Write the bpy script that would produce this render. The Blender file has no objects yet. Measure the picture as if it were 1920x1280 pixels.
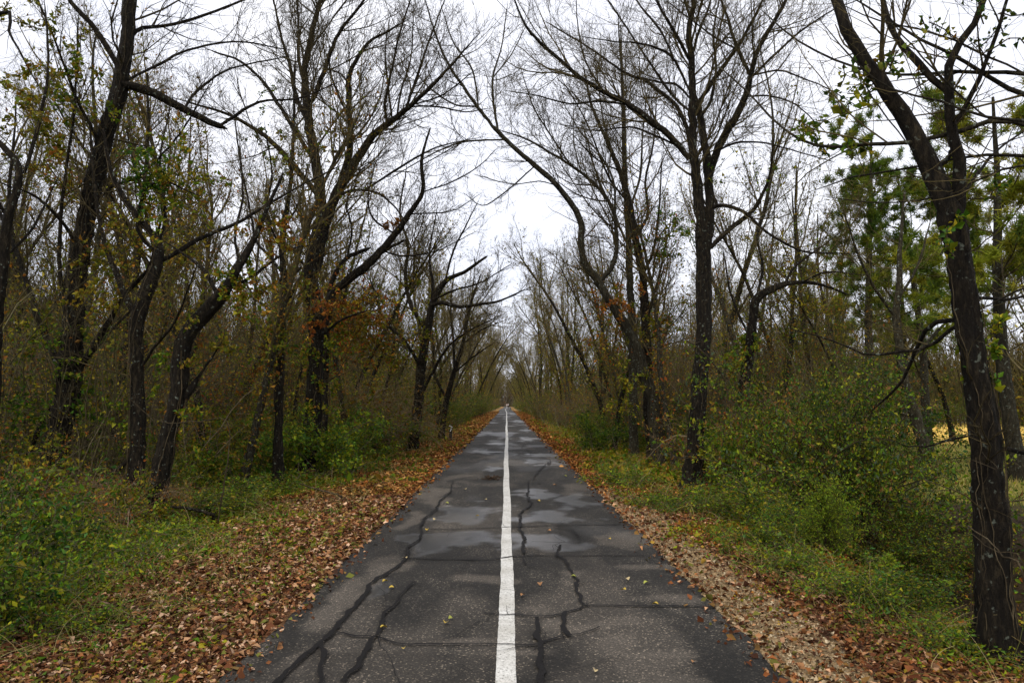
import bpy, math, random
import numpy as np
from mathutils import Matrix, Vector

SC = bpy.context.scene
COL = SC.collection
rad = math.radians

# ------------------------------------------------------------------ camera
CAM_H = 1.55
FPX = 1280.0                    # focal length in pixels of the 1920 px wide frame (24 mm)
PITCH = math.atan((757 - 640) / FPX)
YAW = math.atan(10 / FPX)
cam_data = bpy.data.cameras.new('camera')
cam_data.lens = 24.0
cam_data.sensor_width = 36.0
cam_data.clip_end = 3000.0
cam_data.clip_start = 0.05
cam = bpy.data.objects.new('camera', cam_data)
COL.objects.link(cam)
cam.location = (0, 0, CAM_H)
cam.rotation_euler = (math.pi / 2 + PITCH, 0, -YAW)
SC.camera = cam
CAMR = np.array(cam.rotation_euler.to_matrix())

# ------------------------------------------------------------------ world and sun
SUN_EL, SUN_AZ = rad(52), rad(200)
world = bpy.data.worlds.new('World')
SC.world = world
world.use_nodes = True
wn, wl = world.node_tree.nodes, world.node_tree.links
wn.clear()
w_out = wn.new('ShaderNodeOutputWorld')
w_bg = wn.new('ShaderNodeBackground')
w_bg.inputs['Strength'].default_value = 0.12
w_sky = wn.new('ShaderNodeTexSky')
w_sky.sky_type = 'NISHITA'
w_sky.sun_disc = False
w_sky.sun_elevation = SUN_EL
w_sky.sun_rotation = SUN_AZ
w_tc = wn.new('ShaderNodeTexCoord')
w_n = wn.new('ShaderNodeTexNoise')
w_n.inputs['Scale'].default_value = 2.2
w_n.inputs['Detail'].default_value = 5
w_n.inputs['Roughness'].default_value = 0.55
w_r = wn.new('ShaderNodeValToRGB')
w_r.color_ramp.elements[0].position = 0.32
w_r.color_ramp.elements[0].color = (4.7, 4.85, 5.5, 1)
w_r.color_ramp.elements[1].position = 0.66
w_r.color_ramp.elements[1].color = (6.45, 6.48, 6.85, 1)
w_m = wn.new('ShaderNodeMixRGB')
w_m.inputs['Fac'].default_value = 0.93      # a closed cloud layer in front of the blue
wl.new(w_tc.outputs['Generated'], w_n.inputs['Vector'])
wl.new(w_n.outputs['Fac'], w_r.inputs['Fac'])
wl.new(w_sky.outputs['Color'], w_m.inputs['Color1'])
wl.new(w_r.outputs['Color'], w_m.inputs['Color2'])
wl.new(w_m.outputs['Color'], w_bg.inputs['Color'])
wl.new(w_bg.outputs['Background'], w_out.inputs['Surface'])

sun_data = bpy.data.lights.new('sun', 'SUN')
sun_data.energy = 1.5
sun_data.angle = rad(14)
sun_data.color = (1.0, 0.93, 0.83)
sun = bpy.data.objects.new('sun', sun_data)
COL.objects.link(sun)
sun.rotation_euler = (math.pi / 2 - SUN_EL, 0, math.pi - SUN_AZ)

SC.view_settings.view_transform = 'Standard'
SC.view_settings.look = 'None'
SC.view_settings.exposure = 0.8
SC.view_settings.gamma = 1.0
SC.view_settings.use_curve_mapping = False
SC.cycles.max_bounces = 4
SC.cycles.diffuse_bounces = 1
SC.cycles.glossy_bounces = 2
SC.cycles.transmission_bounces = 2
SC.cycles.use_denoising = True
SC.cycles.use_adaptive_sampling = True
SC.cycles.adaptive_threshold = 0.02


# ------------------------------------------------------------------ pixel <-> world
def ray(px, py):
    v = CAMR @ np.array([(px - 960) / FPX, (640 - py) / FPX, -1.0])
    return v


def at_depth(px, py, Y):
    v = ray(px, py)
    s = Y / v[1]
    return np.array([v[0] * s, Y, CAM_H + v[2] * s])


def on_ground(px, py, z=0.0):
    v = ray(px, py)
    s = (z - CAM_H) / v[2]
    return np.array([v[0] * s, v[1] * s, z])


# ------------------------------------------------------------------ small numeric helpers
def vnoise(x, y, seed=0):
    """smooth value noise, any array shape"""
    x = np.asarray(x, float); y = np.asarray(y, float)
    xi = np.floor(x); yi = np.floor(y)
    fx = x - xi; fy = y - yi
    fx = fx * fx * (3 - 2 * fx); fy = fy * fy * (3 - 2 * fy)

    def h(a, b):
        s = np.sin(a * 127.1 + b * 311.7 + seed * 74.7) * 43758.5453
        return s - np.floor(s)
    return (h(xi, yi) * (1 - fx) + h(xi + 1, yi) * fx) * (1 - fy) + (h(xi, yi + 1) * (1 - fx) + h(xi + 1, yi + 1) * fx) * fy


def fbm(x, y, seed=0, o=4):
    a, s, t = 0.5, 0.0, 0.0
    for k in range(o):
        s = s + a * vnoise(x * 2 ** k, y * 2 ** k, seed + k * 13)
        t += a
        a *= 0.5
    return s / t


def sstep(a, b, x):
    t = np.clip((x - a) / (b - a), 0, 1)
    return t * t * (3 - 2 * t)


def norm(v):
    return v / np.maximum(np.linalg.norm(v, axis=-1, keepdims=True), 1e-9)


HALF = 1.63


def path_shift(y):
    y = np.asarray(y, float)
    return 0.35 * sstep(90, 200, y) * np.sin(y / 38.0) + 0.012 * np.sin(y / 4.1) * sstep(6, 14, y)


def ground_h(x, y):
    x = np.asarray(x, float); y = np.asarray(y, float)
    ax = np.abs(x - path_shift(y))
    h = -0.035 - 0.10 * sstep(1.9, 4.5, ax)
    h = h + 0.10 * (fbm(x * 0.7, y * 0.7, 3) - 0.5) * sstep(2.2, 4.0, ax)
    h = h + 0.5 * (fbm(x * 0.08, y * 0.08, 9) - 0.5) * sstep(6, 20, ax)
    ditch = np.exp(-((x - 5.1) / 1.15) ** 2) * (0.25 + 0.85 * (1 - sstep(9.0, 14.0, y)))
    h = h - 0.95 * ditch
    h = h - 0.25 * np.exp(-((x + 7.5) / 1.8) ** 2)
    return h


# ------------------------------------------------------------------ mesh building
def make_mesh(name, V, F, mats, col=None, smooth=False, mat_idx=None):
    """F is a list of integer arrays (m,3) or (m,4)"""
    me = bpy.data.meshes.new(name)
    V = np.asarray(V, np.float32)
    F = [f for f in F if len(f)]
    me.vertices.add(len(V))
    me.vertices.foreach_set('co', V.ravel())
    loops = np.concatenate([f.ravel() for f in F]).astype(np.int32)
    totals = np.concatenate([np.full(len(f), f.shape[1], np.int32) for f in F])
    starts = np.concatenate([[0], np.cumsum(totals)[:-1]]).astype(np.int32)
    me.loops.add(len(loops))
    me.loops.foreach_set('vertex_index', loops)
    me.polygons.add(len(totals))
    me.polygons.foreach_set('loop_start', starts)
    me.polygons.foreach_set('loop_total', totals)
    if smooth:
        me.polygons.foreach_set('use_smooth', np.ones(len(totals), bool))
    if mat_idx is not None:
        me.polygons.foreach_set('material_index', np.asarray(mat_idx, np.int32))
    for m in mats:
        me.materials.append(m)
    if col is not None:
        a = me.color_attributes.new('Col', 'FLOAT_COLOR', 'POINT')
        c = np.ones((len(V), 4), np.float32)
        c[:, :3] = col
        a.data.foreach_set('color', c.ravel())
    me.update(calc_edges=True)
    return me


def link(name, me, parent=None, loc=None):
    o = bpy.data.objects.new(name, me)
    COL.objects.link(o)
    if parent is not None:
        o.parent = parent
    if loc is not None:
        o.location = loc
    return o


def tag(o, label=None, cat=None, group=None, kind=None):
    if label: o['label'] = label
    if cat: o['category'] = cat
    if group: o['group'] = group
    if kind: o['kind'] = kind
    return o


def empty(name, loc, label=None, cat=None, group=None):
    o = bpy.data.objects.new(name, None)
    o.empty_display_size = 0.2
    COL.objects.link(o)
    o.location = loc
    return tag(o, label, cat, group)


class Acc:
    def __init__(s):
        s.V, s.Q, s.T, s.C, s.n = [], [], [], [], 0

    def add(s, V, Q=None, T=None, C=None):
        V = np.asarray(V, float).reshape(-1, 3)
        s.V.append(V)
        if Q is not None and len(Q): s.Q.append(np.asarray(Q) + s.n)
        if T is not None and len(T): s.T.append(np.asarray(T) + s.n)
        if C is None: C = np.ones((len(V), 3))
        s.C.append(np.broadcast_to(np.asarray(C, float), (len(V), 3)))
        s.n += len(V)

    def tubes(s, P, R, sides=3, cap=False, C=None, flare=None):
        """P (B,n,3) R (B,n)"""
        if len(P) == 0: return
        B, n, _ = P.shape
        T = np.empty_like(P)
        T[:, 1:-1] = P[:, 2:] - P[:, :-2]
        T[:, 0] = P[:, 1] - P[:, 0]
        T[:, -1] = P[:, -1] - P[:, -2]
        T = norm(T)
        ref = np.where(np.abs(T[:, 0, 2:3]) < 0.9, np.array([[0, 0, 1.0]]), np.array([[1.0, 0, 0]]))
        u = norm(np.cross(T[:, 0], ref))
        ang = np.arange(sides) * 2 * math.pi / sides
        ca, sa = np.cos(ang), np.sin(ang)
        ring = np.empty((B, n, sides, 3))
        for i in range(n):
            t = T[:, i]
            u = norm(u - (u * t).sum(-1, keepdims=True) * t)
            v = np.cross(t, u)
            rr = R[:, i][:, None, None]
            if flare is not None:
                rr = rr * flare(i, ang)[None, :, None]
            ring[:, i] = P[:, i][:, None] + rr * (u[:, None] * ca[None, :, None] + v[:, None] * sa[None, :, None])
        idx = np.arange(B * n * sides).reshape(B, n, sides)
        a = idx[:, :-1]; b = idx[:, 1:]
        q = np.stack([a, np.roll(a, -1, 2), np.roll(b, -1, 2), b], -1).reshape(-1, 4)
        c = None
        if C is not None:
            c = np.broadcast_to(np.asarray(C, float).reshape(-1, 1, 1, 3), (B, n, sides, 3)).reshape(-1, 3)
        t3 = None
        if cap and sides >= 3:
            e = idx[:, -1]
            t3 = np.stack([np.repeat(e[:, :1], sides - 2, 1), e[:, 1:-1], e[:, 2:]], -1).reshape(-1, 3)
        s.add(ring.reshape(-1, 3), q, t3, c)

    def leaves(s, pts, size, rng, colors, tilt=1.0, aspect=0.55, fold=0.25, up=None):
        """one folded rhomb per point; colors (k,3) chosen at random per leaf with jitter"""
        n = len(pts)
        if n == 0: return
        d = norm(rng.normal(size=(n, 3)) * np.array([1, 1, tilt]))
        w = norm(rng.normal(size=(n, 3)) * np.array([1, 1, tilt]))
        w = norm(w - (w * d).sum(-1, keepdims=True) * d)
        nn = np.cross(d, w)
        sz = size * np.clip(rng.lognormal(-.1, .38, (n, 1)), .4, 2.1)
        a = pts
        b = pts + d * sz * 0.5 + w * sz * aspect * 0.5 + nn * sz * fold
        c = pts + d * sz
        e = pts + d * sz * 0.5 - w * sz * aspect * 0.5 + nn * sz * fold
        V = np.stack([a, b, c, e], 1).reshape(-1, 3)
        i = np.arange(n)[:, None] * 4
        T = np.concatenate([i + np.array([[0, 1, 2]]), i + np.array([[0, 2, 3]])])
        colors = np.asarray(colors, float)
        cc = colors[rng.integers(0, len(colors), n)] * rng.uniform(0.7, 1.3, (n, 1))
        s.add(V, None, T, np.repeat(cc, 4, 0))

    def mesh(s, name, mats, smooth=False):
        V = np.concatenate(s.V) if s.V else np.zeros((0, 3))
        F = []
        if s.Q: F.append(np.concatenate(s.Q))
        if s.T: F.append(np.concatenate(s.T))
        return make_mesh(name, V, F, mats, np.concatenate(s.C), smooth)


def resample(pts, n, rng=None, wob=0.0):
    """Catmull-Rom through pts (k,m) -> (n,m) evenly spaced"""
    P = np.asarray(pts, float)
    if len(P) == 2:
        P = np.stack([P[0], (P[0] + P[1]) / 2, P[1]])
    Q = np.vstack([2 * P[0] - P[1], P, 2 * P[-1] - P[-2]])
    out = []
    for i in range(1, len(Q) - 2):
        t = np.linspace(0, 1, 12, endpoint=False)[:, None]
        a, b, c, d = Q[i - 1], Q[i], Q[i + 1], Q[i + 2]
        out.append(0.5 * (2 * b + (c - a) * t + (2 * a - 5 * b + 4 * c - d) * t ** 2 + (3 * b - a - 3 * c + d) * t ** 3))
    out.append(P[-1:])
    O = np.vstack(out)
    L = np.concatenate([[0], np.cumsum(np.linalg.norm(np.diff(O[:, :3], axis=0), axis=1))])
    s = np.linspace(0, L[-1], n)
    R = np.stack([np.interp(s, L, O[:, k]) for k in range(O.shape[1])], 1)
    if rng is not None and wob:
        j = rng.normal(size=(n, 3)) * wob
        j[0] = 0
        R[:, :3] += j
    return R


def plen(P):
    return np.linalg.norm(np.diff(P, axis=1), axis=2).sum(1)


def spawn(P, R, per_m, rng, ang=(25, 55), lenf=(0.25, 0.55), n=5, wob=0.16, up=0.08, tmin=0.15, rf=0.6,
          rmin=0.0022, maxlen=3.0, tip=0.35, minlen=0.12, bias=None):
    """children sprouting along a batch of polylines"""
    if len(P) == 0:
        return np.zeros((0, n, 3)), np.zeros((0, n))
    L = plen(P)
    cnt = rng.poisson(L * per_m)
    idx = np.repeat(np.arange(len(P)), cnt)
    m = len(idx)
    if m == 0:
        return np.zeros((0, n, 3)), np.zeros((0, n))
    k = P.shape[1]
    t = rng.uniform(tmin, 0.99, m) * (k - 1)
    i = np.floor(t).astype(int); i = np.minimum(i, k - 2)
    f = (t - i)[:, None]
    pos = P[idx, i] * (1 - f) + P[idx, i + 1] * f
    tan = norm(P[idx, i + 1] - P[idx, i])
    r0 = R[idx, i] * (1 - f[:, 0]) + R[idx, i + 1] * f[:, 0]
    perp = rng.normal(size=(m, 3))
    perp = norm(perp - (perp * tan).sum(-1, keepdims=True) * tan)
    a = np.radians(rng.uniform(ang[0], ang[1], m))[:, None]
    d = norm(tan * np.cos(a) + perp * np.sin(a))
    ln = L[idx] * rng.uniform(lenf[0], lenf[1], m) * (1.15 - 0.55 * t / (k - 1))
    ln = np.clip(ln, minlen, maxlen)
    r = np.maximum(np.minimum(r0 * rf, 0.0035 + ln * 0.0085), rmin)
    out = np.empty((m, n, 3)); out[:, 0] = pos
    step = (ln / (n - 1))[:, None]
    b = np.array([0, 0, up]) + (np.zeros(3) if bias is None else np.asarray(bias))
    for q in range(1, n):
        d = norm(d + rng.normal(size=(m, 3)) * wob + b)
        out[:, q] = out[:, q - 1] + d * step
    rr = r[:, None] * np.linspace(1, tip, n)[None]
    return out, np.maximum(rr, rmin * 0.7)


def along(P, n, rng, jitter=0.05):
    """n random points along a batch of polylines"""
    if len(P) == 0: return np.zeros((0, 3))
    L = plen(P); p = L / L.sum()
    i = rng.choice(len(P), n, p=p)
    t = rng.uniform(0.1, 1, n) * (P.shape[1] - 1)
    j = np.minimum(t.astype(int), P.shape[1] - 2)
    f = (t - j)[:, None]
    return P[i, j] * (1 - f) + P[i, j + 1] * f + rng.normal(size=(n, 3)) * jitter


# ------------------------------------------------------------------ materials
def new_mat(name):
    m = bpy.data.materials.new(name)
    m.use_nodes = True
    nt = m.node_tree
    return m, nt.nodes, nt.links, nt.nodes['Principled BSDF']


def ramp(N, stops):
    r = N.new('ShaderNodeValToRGB')
    e = r.color_ramp.elements
    while len(e) < len(stops): e.new(0.5)
    for k, (p, c) in enumerate(stops):
        e[k].position = p
        e[k].color = (c[0], c[1], c[2], 1)
    return r


def bark_mat(name, c0, c1, c2, lichen=0.0, scale=1.0):
    m, N, L, b = new_mat(name)
    tc = N.new('ShaderNodeTexCoord')
    mp = N.new('ShaderNodeMapping'); mp.inputs['Scale'].default_value = (9 * scale, 9 * scale, 2.2 * scale)
    n = N.new('ShaderNodeTexNoise'); n.inputs['Scale'].default_value = 3.0; n.inputs['Detail'].default_value = 6; n.inputs['Roughness'].default_value = 0.7
    r = ramp(N, [(0.3, c0), (0.52, c1), (0.75, c2)])
    L.new(tc.outputs['Object'], mp.inputs['Vector']); L.new(mp.outputs['Vector'], n.inputs['Vector']); L.new(n.outputs['Fac'], r.inputs['Fac'])
    src = r.outputs['Color']
    if lichen:
        n2 = N.new('ShaderNodeTexNoise'); n2.inputs['Scale'].default_value = 19; n2.inputs['Detail'].default_value = 7
        L.new(tc.outputs['Object'], n2.inputs['Vector'])
        r2 = ramp(N, [(0.66 - lichen * 0.1, (0, 0, 0)), (0.72 - lichen * 0.1, (1, 1, 1))])
        L.new(n2.outputs['Fac'], r2.inputs['Fac'])
        mx = N.new('ShaderNodeMixRGB'); mx.inputs['Color2'].default_value = (0.16, 0.18, 0.14, 1)
        L.new(r2.outputs['Color'], mx.inputs['Fac']); L.new(src, mx.inputs['Color1'])
        src = mx.outputs['Color']
    oi = N.new('ShaderNodeObjectInfo')
    mr = N.new('ShaderNodeMapRange'); mr.inputs['To Min'].default_value = 0.75; mr.inputs['To Max'].default_value = 1.25
    L.new(oi.outputs['Random'], mr.inputs['Value'])
    hv = N.new('ShaderNodeHueSaturation')
    L.new(mr.outputs['Result'], hv.inputs['Value']); L.new(src, hv.inputs['Color'])
    L.new(hv.outputs['Color'], b.inputs['Base Color'])
    mv = N.new('ShaderNodeMapping'); mv.inputs['Scale'].default_value = (26 * scale, 26 * scale, 5 * scale)
    vo = N.new('ShaderNodeTexVoronoi'); vo.feature = 'DISTANCE_TO_EDGE'; vo.inputs['Scale'].default_value = 1.0
    wp = N.new('ShaderNodeMixRGB'); wp.blend_type = 'ADD'; wp.inputs['Fac'].default_value = 0.12
    L.new(tc.outputs['Object'], wp.inputs['Color1']); L.new(n.outputs['Color'], wp.inputs['Color2'])
    L.new(wp.outputs['Color'], mv.inputs['Vector']); L.new(mv.outputs['Vector'], vo.inputs['Vector'])
    ad = N.new('ShaderNodeMath'); ad.operation = 'MULTIPLY_ADD'; ad.inputs[1].default_value = 1.4
    L.new(vo.outputs['Distance'], ad.inputs[0]); L.new(n.outputs['Fac'], ad.inputs[2])
    bp = N.new('ShaderNodeBump'); bp.inputs['Strength'].default_value = 1.0; bp.inputs['Distance'].default_value = 0.045
    L.new(ad.outputs['Value'], bp.inputs['Height']); L.new(bp.outputs['Normal'], b.inputs['Normal'])
    b.inputs['Roughness'].default_value = 0.9
    b.inputs['Specular IOR Level'].default_value = 0.15
    return m


def col_mat(name, rough=0.6, spec=0.25, trans=0.0, noise=0.0, nscale=8, obj_var=0.0):
    """surface colour from the mesh's own colour attribute"""
    m, N, L, b = new_mat(name)
    at = N.new('ShaderNodeAttribute'); at.attribute_name = 'Col'
    src = at.outputs['Color']
    if noise:
        tc = N.new('ShaderNodeTexCoord')
        n = N.new('ShaderNodeTexNoise'); n.inputs['Scale'].default_value = nscale; n.inputs['Detail'].default_value = 5
        L.new(tc.outputs['Object'], n.inputs['Vector'])
        mr = N.new('ShaderNodeMapRange'); mr.inputs['From Min'].default_value = 0.3; mr.inputs['From Max'].default_value = 0.7
        mr.inputs['To Min'].default_value = 1 - noise; mr.inputs['To Max'].default_value = 1 + noise
        L.new(n.outputs['Fac'], mr.inputs['Value'])
        hv = N.new('ShaderNodeHueSaturation'); L.new(mr.outputs['Result'], hv.inputs['Value']); L.new(src, hv.inputs['Color'])
        src = hv.outputs['Color']
    if obj_var:
        oi = N.new('ShaderNodeObjectInfo')
        mr = N.new('ShaderNodeMapRange'); mr.inputs['To Min'].default_value = 1 - obj_var; mr.inputs['To Max'].default_value = 1 + obj_var
        L.new(oi.outputs['Random'], mr.inputs['Value'])
        mh = N.new('ShaderNodeMapRange'); mh.inputs['To Min'].default_value = 0.5 + obj_var * 0.09; mh.inputs['To Max'].default_value = 0.5 - obj_var * 0.05
        L.new(oi.outputs['Random'], mh.inputs['Value'])
        hv = N.new('ShaderNodeHueSaturation'); L.new(mr.outputs['Result'], hv.inputs['Value']); L.new(mh.outputs['Result'], hv.inputs['Hue']); L.new(src, hv.inputs['Color'])
        src = hv.outputs['Color']
    L.new(src, b.inputs['Base Color'])
    b.inputs['Roughness'].default_value = rough
    b.inputs['Specular IOR Level'].default_value = spec
    if trans:
        tr = N.new('ShaderNodeBsdfTranslucent'); L.new(src, tr.inputs['Color'])
        ms = N.new('ShaderNodeMixShader'); ms.inputs['Fac'].default_value = trans
        out = N['Material Output']
        L.new(b.outputs['BSDF'], ms.inputs[1]); L.new(tr.outputs['BSDF'], ms.inputs[2]); L.new(ms.outputs['Shader'], out.inputs['Surface'])
    return m


def plain(name, c, rough=0.7, spec=0.3):
    m, N, L, b = new_mat(name)
    tc = N.new('ShaderNodeTexCoord'); n = N.new('ShaderNodeTexNoise'); n.inputs['Scale'].default_value = 12; n.inputs['Detail'].default_value = 5
    L.new(tc.outputs['Object'], n.inputs['Vector'])
    r = ramp(N, [(0.25, tuple(0.75 * k for k in c)), (0.75, tuple(min(1, 1.15 * k) for k in c))])
    L.new(n.outputs['Fac'], r.inputs['Fac']); L.new(r.outputs['Color'], b.inputs['Base Color'])
    b.inputs['Roughness'].default_value = rough
    b.inputs['Specular IOR Level'].default_value = spec
    return m


M_BARK = bark_mat('bark_dark', (0.003, 0.0024, 0.0016), (0.016, 0.012, 0.007), (0.07, 0.054, 0.03), 0.3)
M_BARK_GREY = bark_mat('bark_grey', (0.012, 0.01, 0.006), (0.04, 0.034, 0.02), (0.1, 0.088, 0.055), 0.5)
M_TWIG = bark_mat('twig_bark', (0.03, 0.023, 0.009), (0.062, 0.048, 0.02), (0.105, 0.083, 0.036), 0, 0.3)
M_TWIG_PALE = bark_mat('twig_bark_pale', (0.05, 0.039, 0.015), (0.1, 0.078, 0.031), (0.17, 0.135, 0.058), 0, 0.3)
M_VINE = bark_mat('vine_bark', (0.025, 0.018, 0.009), (0.06, 0.045, 0.024), (0.15, 0.12, 0.07), 0, 0.4)
M_LEAF = col_mat('leaf', 0.55, 0.12, 0.35, obj_var=0.25)
M_LITTER = col_mat('dead_leaf', 0.75, 0.15, 0.1)
M_STEM = col_mat('stem', 0.9, 0.1, 0, obj_var=0.2)

G = np.array
PAL_GREEN = [(0.085, 0.15, 0.006), (0.05, 0.105, 0.006), (0.14, 0.19, 0.008), (0.18, 0.18, 0.01), (0.045, 0.095, 0.01)]
PAL_BRIGHT = [(0.15, 0.24, 0.014), (0.1, 0.18, 0.02), (0.22, 0.27, 0.012), (0.27, 0.24, 0.012), (0.07, 0.145, 0.03)]
PAL_DARK = [(0.03, 0.07, 0.008), (0.022, 0.055, 0.01), (0.065, 0.095, 0.008), (0.085, 0.1, 0.01), (0.07, 0.07, 0.008)]
PAL_OLIVE = [(0.19, 0.17, 0.01), (0.13, 0.14, 0.008), (0.23, 0.165, 0.014), (0.1, 0.13, 0.007), (0.27, 0.21, 0.016), (0.2, 0.1, 0.012)]
PAL_RUST = [(0.27, 0.09, 0.012), (0.18, 0.06, 0.01), (0.3, 0.13, 0.015), (0.22, 0.14, 0.018), (0.13, 0.06, 0.012)]
PAL_YELLOW = [(0.45, 0.33, 0.02), (0.3, 0.28, 0.015), (0.2, 0.22, 0.012), (0.13, 0.17, 0.012)]
PAL_LITTER = [(0.3, 0.16, 0.07), (0.19, 0.085, 0.035), (0.1, 0.04, 0.016), (0.42, 0.27, 0.15), (0.05, 0.022, 0.01), (0.25, 0.11, 0.04), (0.52, 0.38, 0.26), (0.12, 0.05, 0.022), (0.13, 0.15, 0.03), (0.07, 0.035, 0.018), (0.22, 0.15, 0.05)]
PAL_NEEDLE = [(0.09, 0.135, 0.01), (0.13, 0.165, 0.01), (0.06, 0.1, 0.012), (0.2, 0.2, 0.015)]
PAL_CEDAR = [(0.23, 0.3, 0.015), (0.16, 0.23, 0.015), (0.34, 0.36, 0.02), (0.12, 0.18, 0.015)]


# ------------------------------------------------------------------ the ground
def build_ground():
    def axis(a, b, fine, r0, grow):
        out = [0.0]
        s = fine
        while out[-1] < b:
            if out[-1] > r0: s *= grow
            out.append(out[-1] + s)
        pos = np.array(out)
        return pos
    px = axis(0, 700, 0.16, 9, 1.12)
    xs = np.concatenate([-px[1:][::-1], px])
    py = axis(0, 1200, 0.16, 16, 1.06)
    ny = axis(0, 60, 0.5, 4, 1.3)
    ys = np.concatenate([-ny[1:][::-1], py])
    X, Y = np.meshgrid(xs, ys)
    Z = ground_h(X, Y)
    ax = np.abs(X - path_shift(Y))
    left = X < 0
    n1 = fbm(X * 1.1, Y * 1.1, 21); n2 = fbm(X * 4, Y * 4, 31)
    dirt = G([0.055, 0.032, 0.018]); litter = G([0.17, 0.085, 0.038]); sand = G([0.25, 0.175, 0.09])
    green = G([0.06, 0.055, 0.012]); wood = G([0.03, 0.02, 0.011]); field = G([0.62, 0.44, 0.1]); grass = G([0.13, 0.14, 0.03])
    C = np.broadcast_to(litter, X.shape + (3,)).copy()

    def mix(C, c, f):
        return C * (1 - f[..., None]) + c * f[..., None]
    C = mix(C, G([0.26, 0.15, 0.045]), sstep(25, 80, Y) * (ax < 5))
    C = mix(C, dirt, sstep(0.35, 0.75, n2) * 0.6)
    C = mix(C, green, sstep(2.6, 3.6, ax + (n1 - .5) * 1.6) * 0.8)
    C = mix(C, wood, sstep(3.8, 5.5, ax + (n1 - .5) * 1.0))
    C = mix(C, sand, np.where(left, 0, 1) * sstep(2.45, 2.15, ax + (n1 - .5) * 0.5) * 0.85 * (1 - sstep(9, 16, Y)))
    fz = sstep(0.40, 0.47, np.arctan2(X, np.maximum(Y, 0.1))) * sstep(13, 17, np.hypot(X, Y)) * (X > 0) * (Y > 0)
    C = mix(C, grass * 1.0, fz)
    C = mix(C, field, fz * sstep(27, 33, Y + (n1 - .5) * 6))
    m, N, L, b = new_mat('ground_soil')
    at = N.new('ShaderNodeAttribute'); at.attribute_name = 'Col'
    tc = N.new('ShaderNodeTexCoord')
    n = N.new('ShaderNodeTexNoise'); n.inputs['Scale'].default_value = 22; n.inputs['Detail'].default_value = 8; n.inputs['Roughness'].default_value = 0.75
    nb = N.new('ShaderNodeTexNoise'); nb.inputs['Scale'].default_value = 1.4; nb.inputs['Detail'].default_value = 6
    v = N.new('ShaderNodeTexVoronoi'); v.inputs['Scale'].default_value = 26
    for q in (n, v, nb): L.new(tc.outputs['Object'], q.inputs['Vector'])
    mr = N.new('ShaderNodeMapRange'); mr.inputs['From Min'].default_value = 0.3; mr.inputs['From Max'].default_value = 0.7; mr.inputs['To Min'].default_value = 0.35; mr.inputs['To Max'].default_value = 1.7
    L.new(n.outputs['Fac'], mr.inputs['Value'])
    mb = N.new('ShaderNodeMapRange'); mb.inputs['From Min'].default_value = 0.3; mb.inputs['From Max'].default_value = 0.7; mb.inputs['To Min'].default_value = 0.75; mb.inputs['To Max'].default_value = 1.2
    L.new(nb.outputs['Fac'], mb.inputs['Value'])
    sep = N.new('ShaderNodeSeparateColor'); L.new(v.outputs['Color'], sep.inputs['Color'])
    mv = N.new('ShaderNodeMapRange'); mv.inputs['To Min'].default_value = 0.6; mv.inputs['To Max'].default_value = 1.4
    L.new(sep.outputs['Red'], mv.inputs['Value'])
    m1 = N.new('ShaderNodeMath'); m1.operation = 'MULTIPLY'; L.new(mr.outputs['Result'], m1.inputs[0]); L.new(mv.outputs['Result'], m1.inputs[1])
    m2 = N.new('ShaderNodeMath'); m2.operation = 'MULTIPLY'; L.new(m1.outputs['Value'], m2.inputs[0]); L.new(mb.outputs['Result'], m2.inputs[1])
    hv = N.new('ShaderNodeHueSaturation'); L.new(m2.outputs['Value'], hv.inputs['Value']); L.new(at.outputs['Color'], hv.inputs['Color'])
    L.new(hv.outputs['Color'], b.inputs['Base Color'])
    b.inputs['Roughness'].default_value = 0.95; b.inputs['Specular IOR Level'].default_value = 0.1
    bp = N.new('ShaderNodeBump'); bp.inputs['Strength'].default_value = 0.8; bp.inputs['Distance'].default_value = 0.03
    L.new(n.outputs['Fac'], bp.inputs['Height']); L.new(bp.outputs['Normal'], b.inputs['Normal'])
    ny_, nx_ = X.shape
    idx = np.arange(nx_ * ny_).reshape(ny_, nx_)
    q = np.stack([idx[:-1, :-1], idx[:-1, 1:], idx[1:, 1:], idx[1:, :-1]], -1).reshape(-1, 4)
    me = make_mesh('ground', np.stack([X, Y, Z], -1).reshape(-1, 3), [q], [m], C.reshape(-1, 3), True)
    tag(link('ground', me), kind='structure')


# ------------------------------------------------------------------ the asphalt path
def blob(X, Y, px, py, rx, ry, seed=0):
    c = on_ground(px, py)
    wx = (fbm(X * 2.2 + seed, Y * 1.6, 150 + seed) - .5) * 2.6 * rx
    wy = (fbm(X * 2.2, Y * 1.6 + seed, 250 + seed) - .5) * 2.6 * ry
    d = ((X - c[0] + wx) / rx) ** 2 + ((Y - c[1] + wy) / ry) ** 2
    return sstep(1.5, 0.25, d * (0.6 + 0.8 * fbm(X * 9, Y * 6, 350 + seed)))


END = 395.0
_r = np.random.default_rng(4)
JOINTS = [4.4, 5.2, 6.8, 8.5, 13.9, 16.0, 17.5]         # transverse joints of the slabs, metres from the camera
while JOINTS[-1] < 130: JOINTS.append(JOINTS[-1] + float(_r.uniform(1.1, 3.0)) * (1 + JOINTS[-1] / 90))


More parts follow.
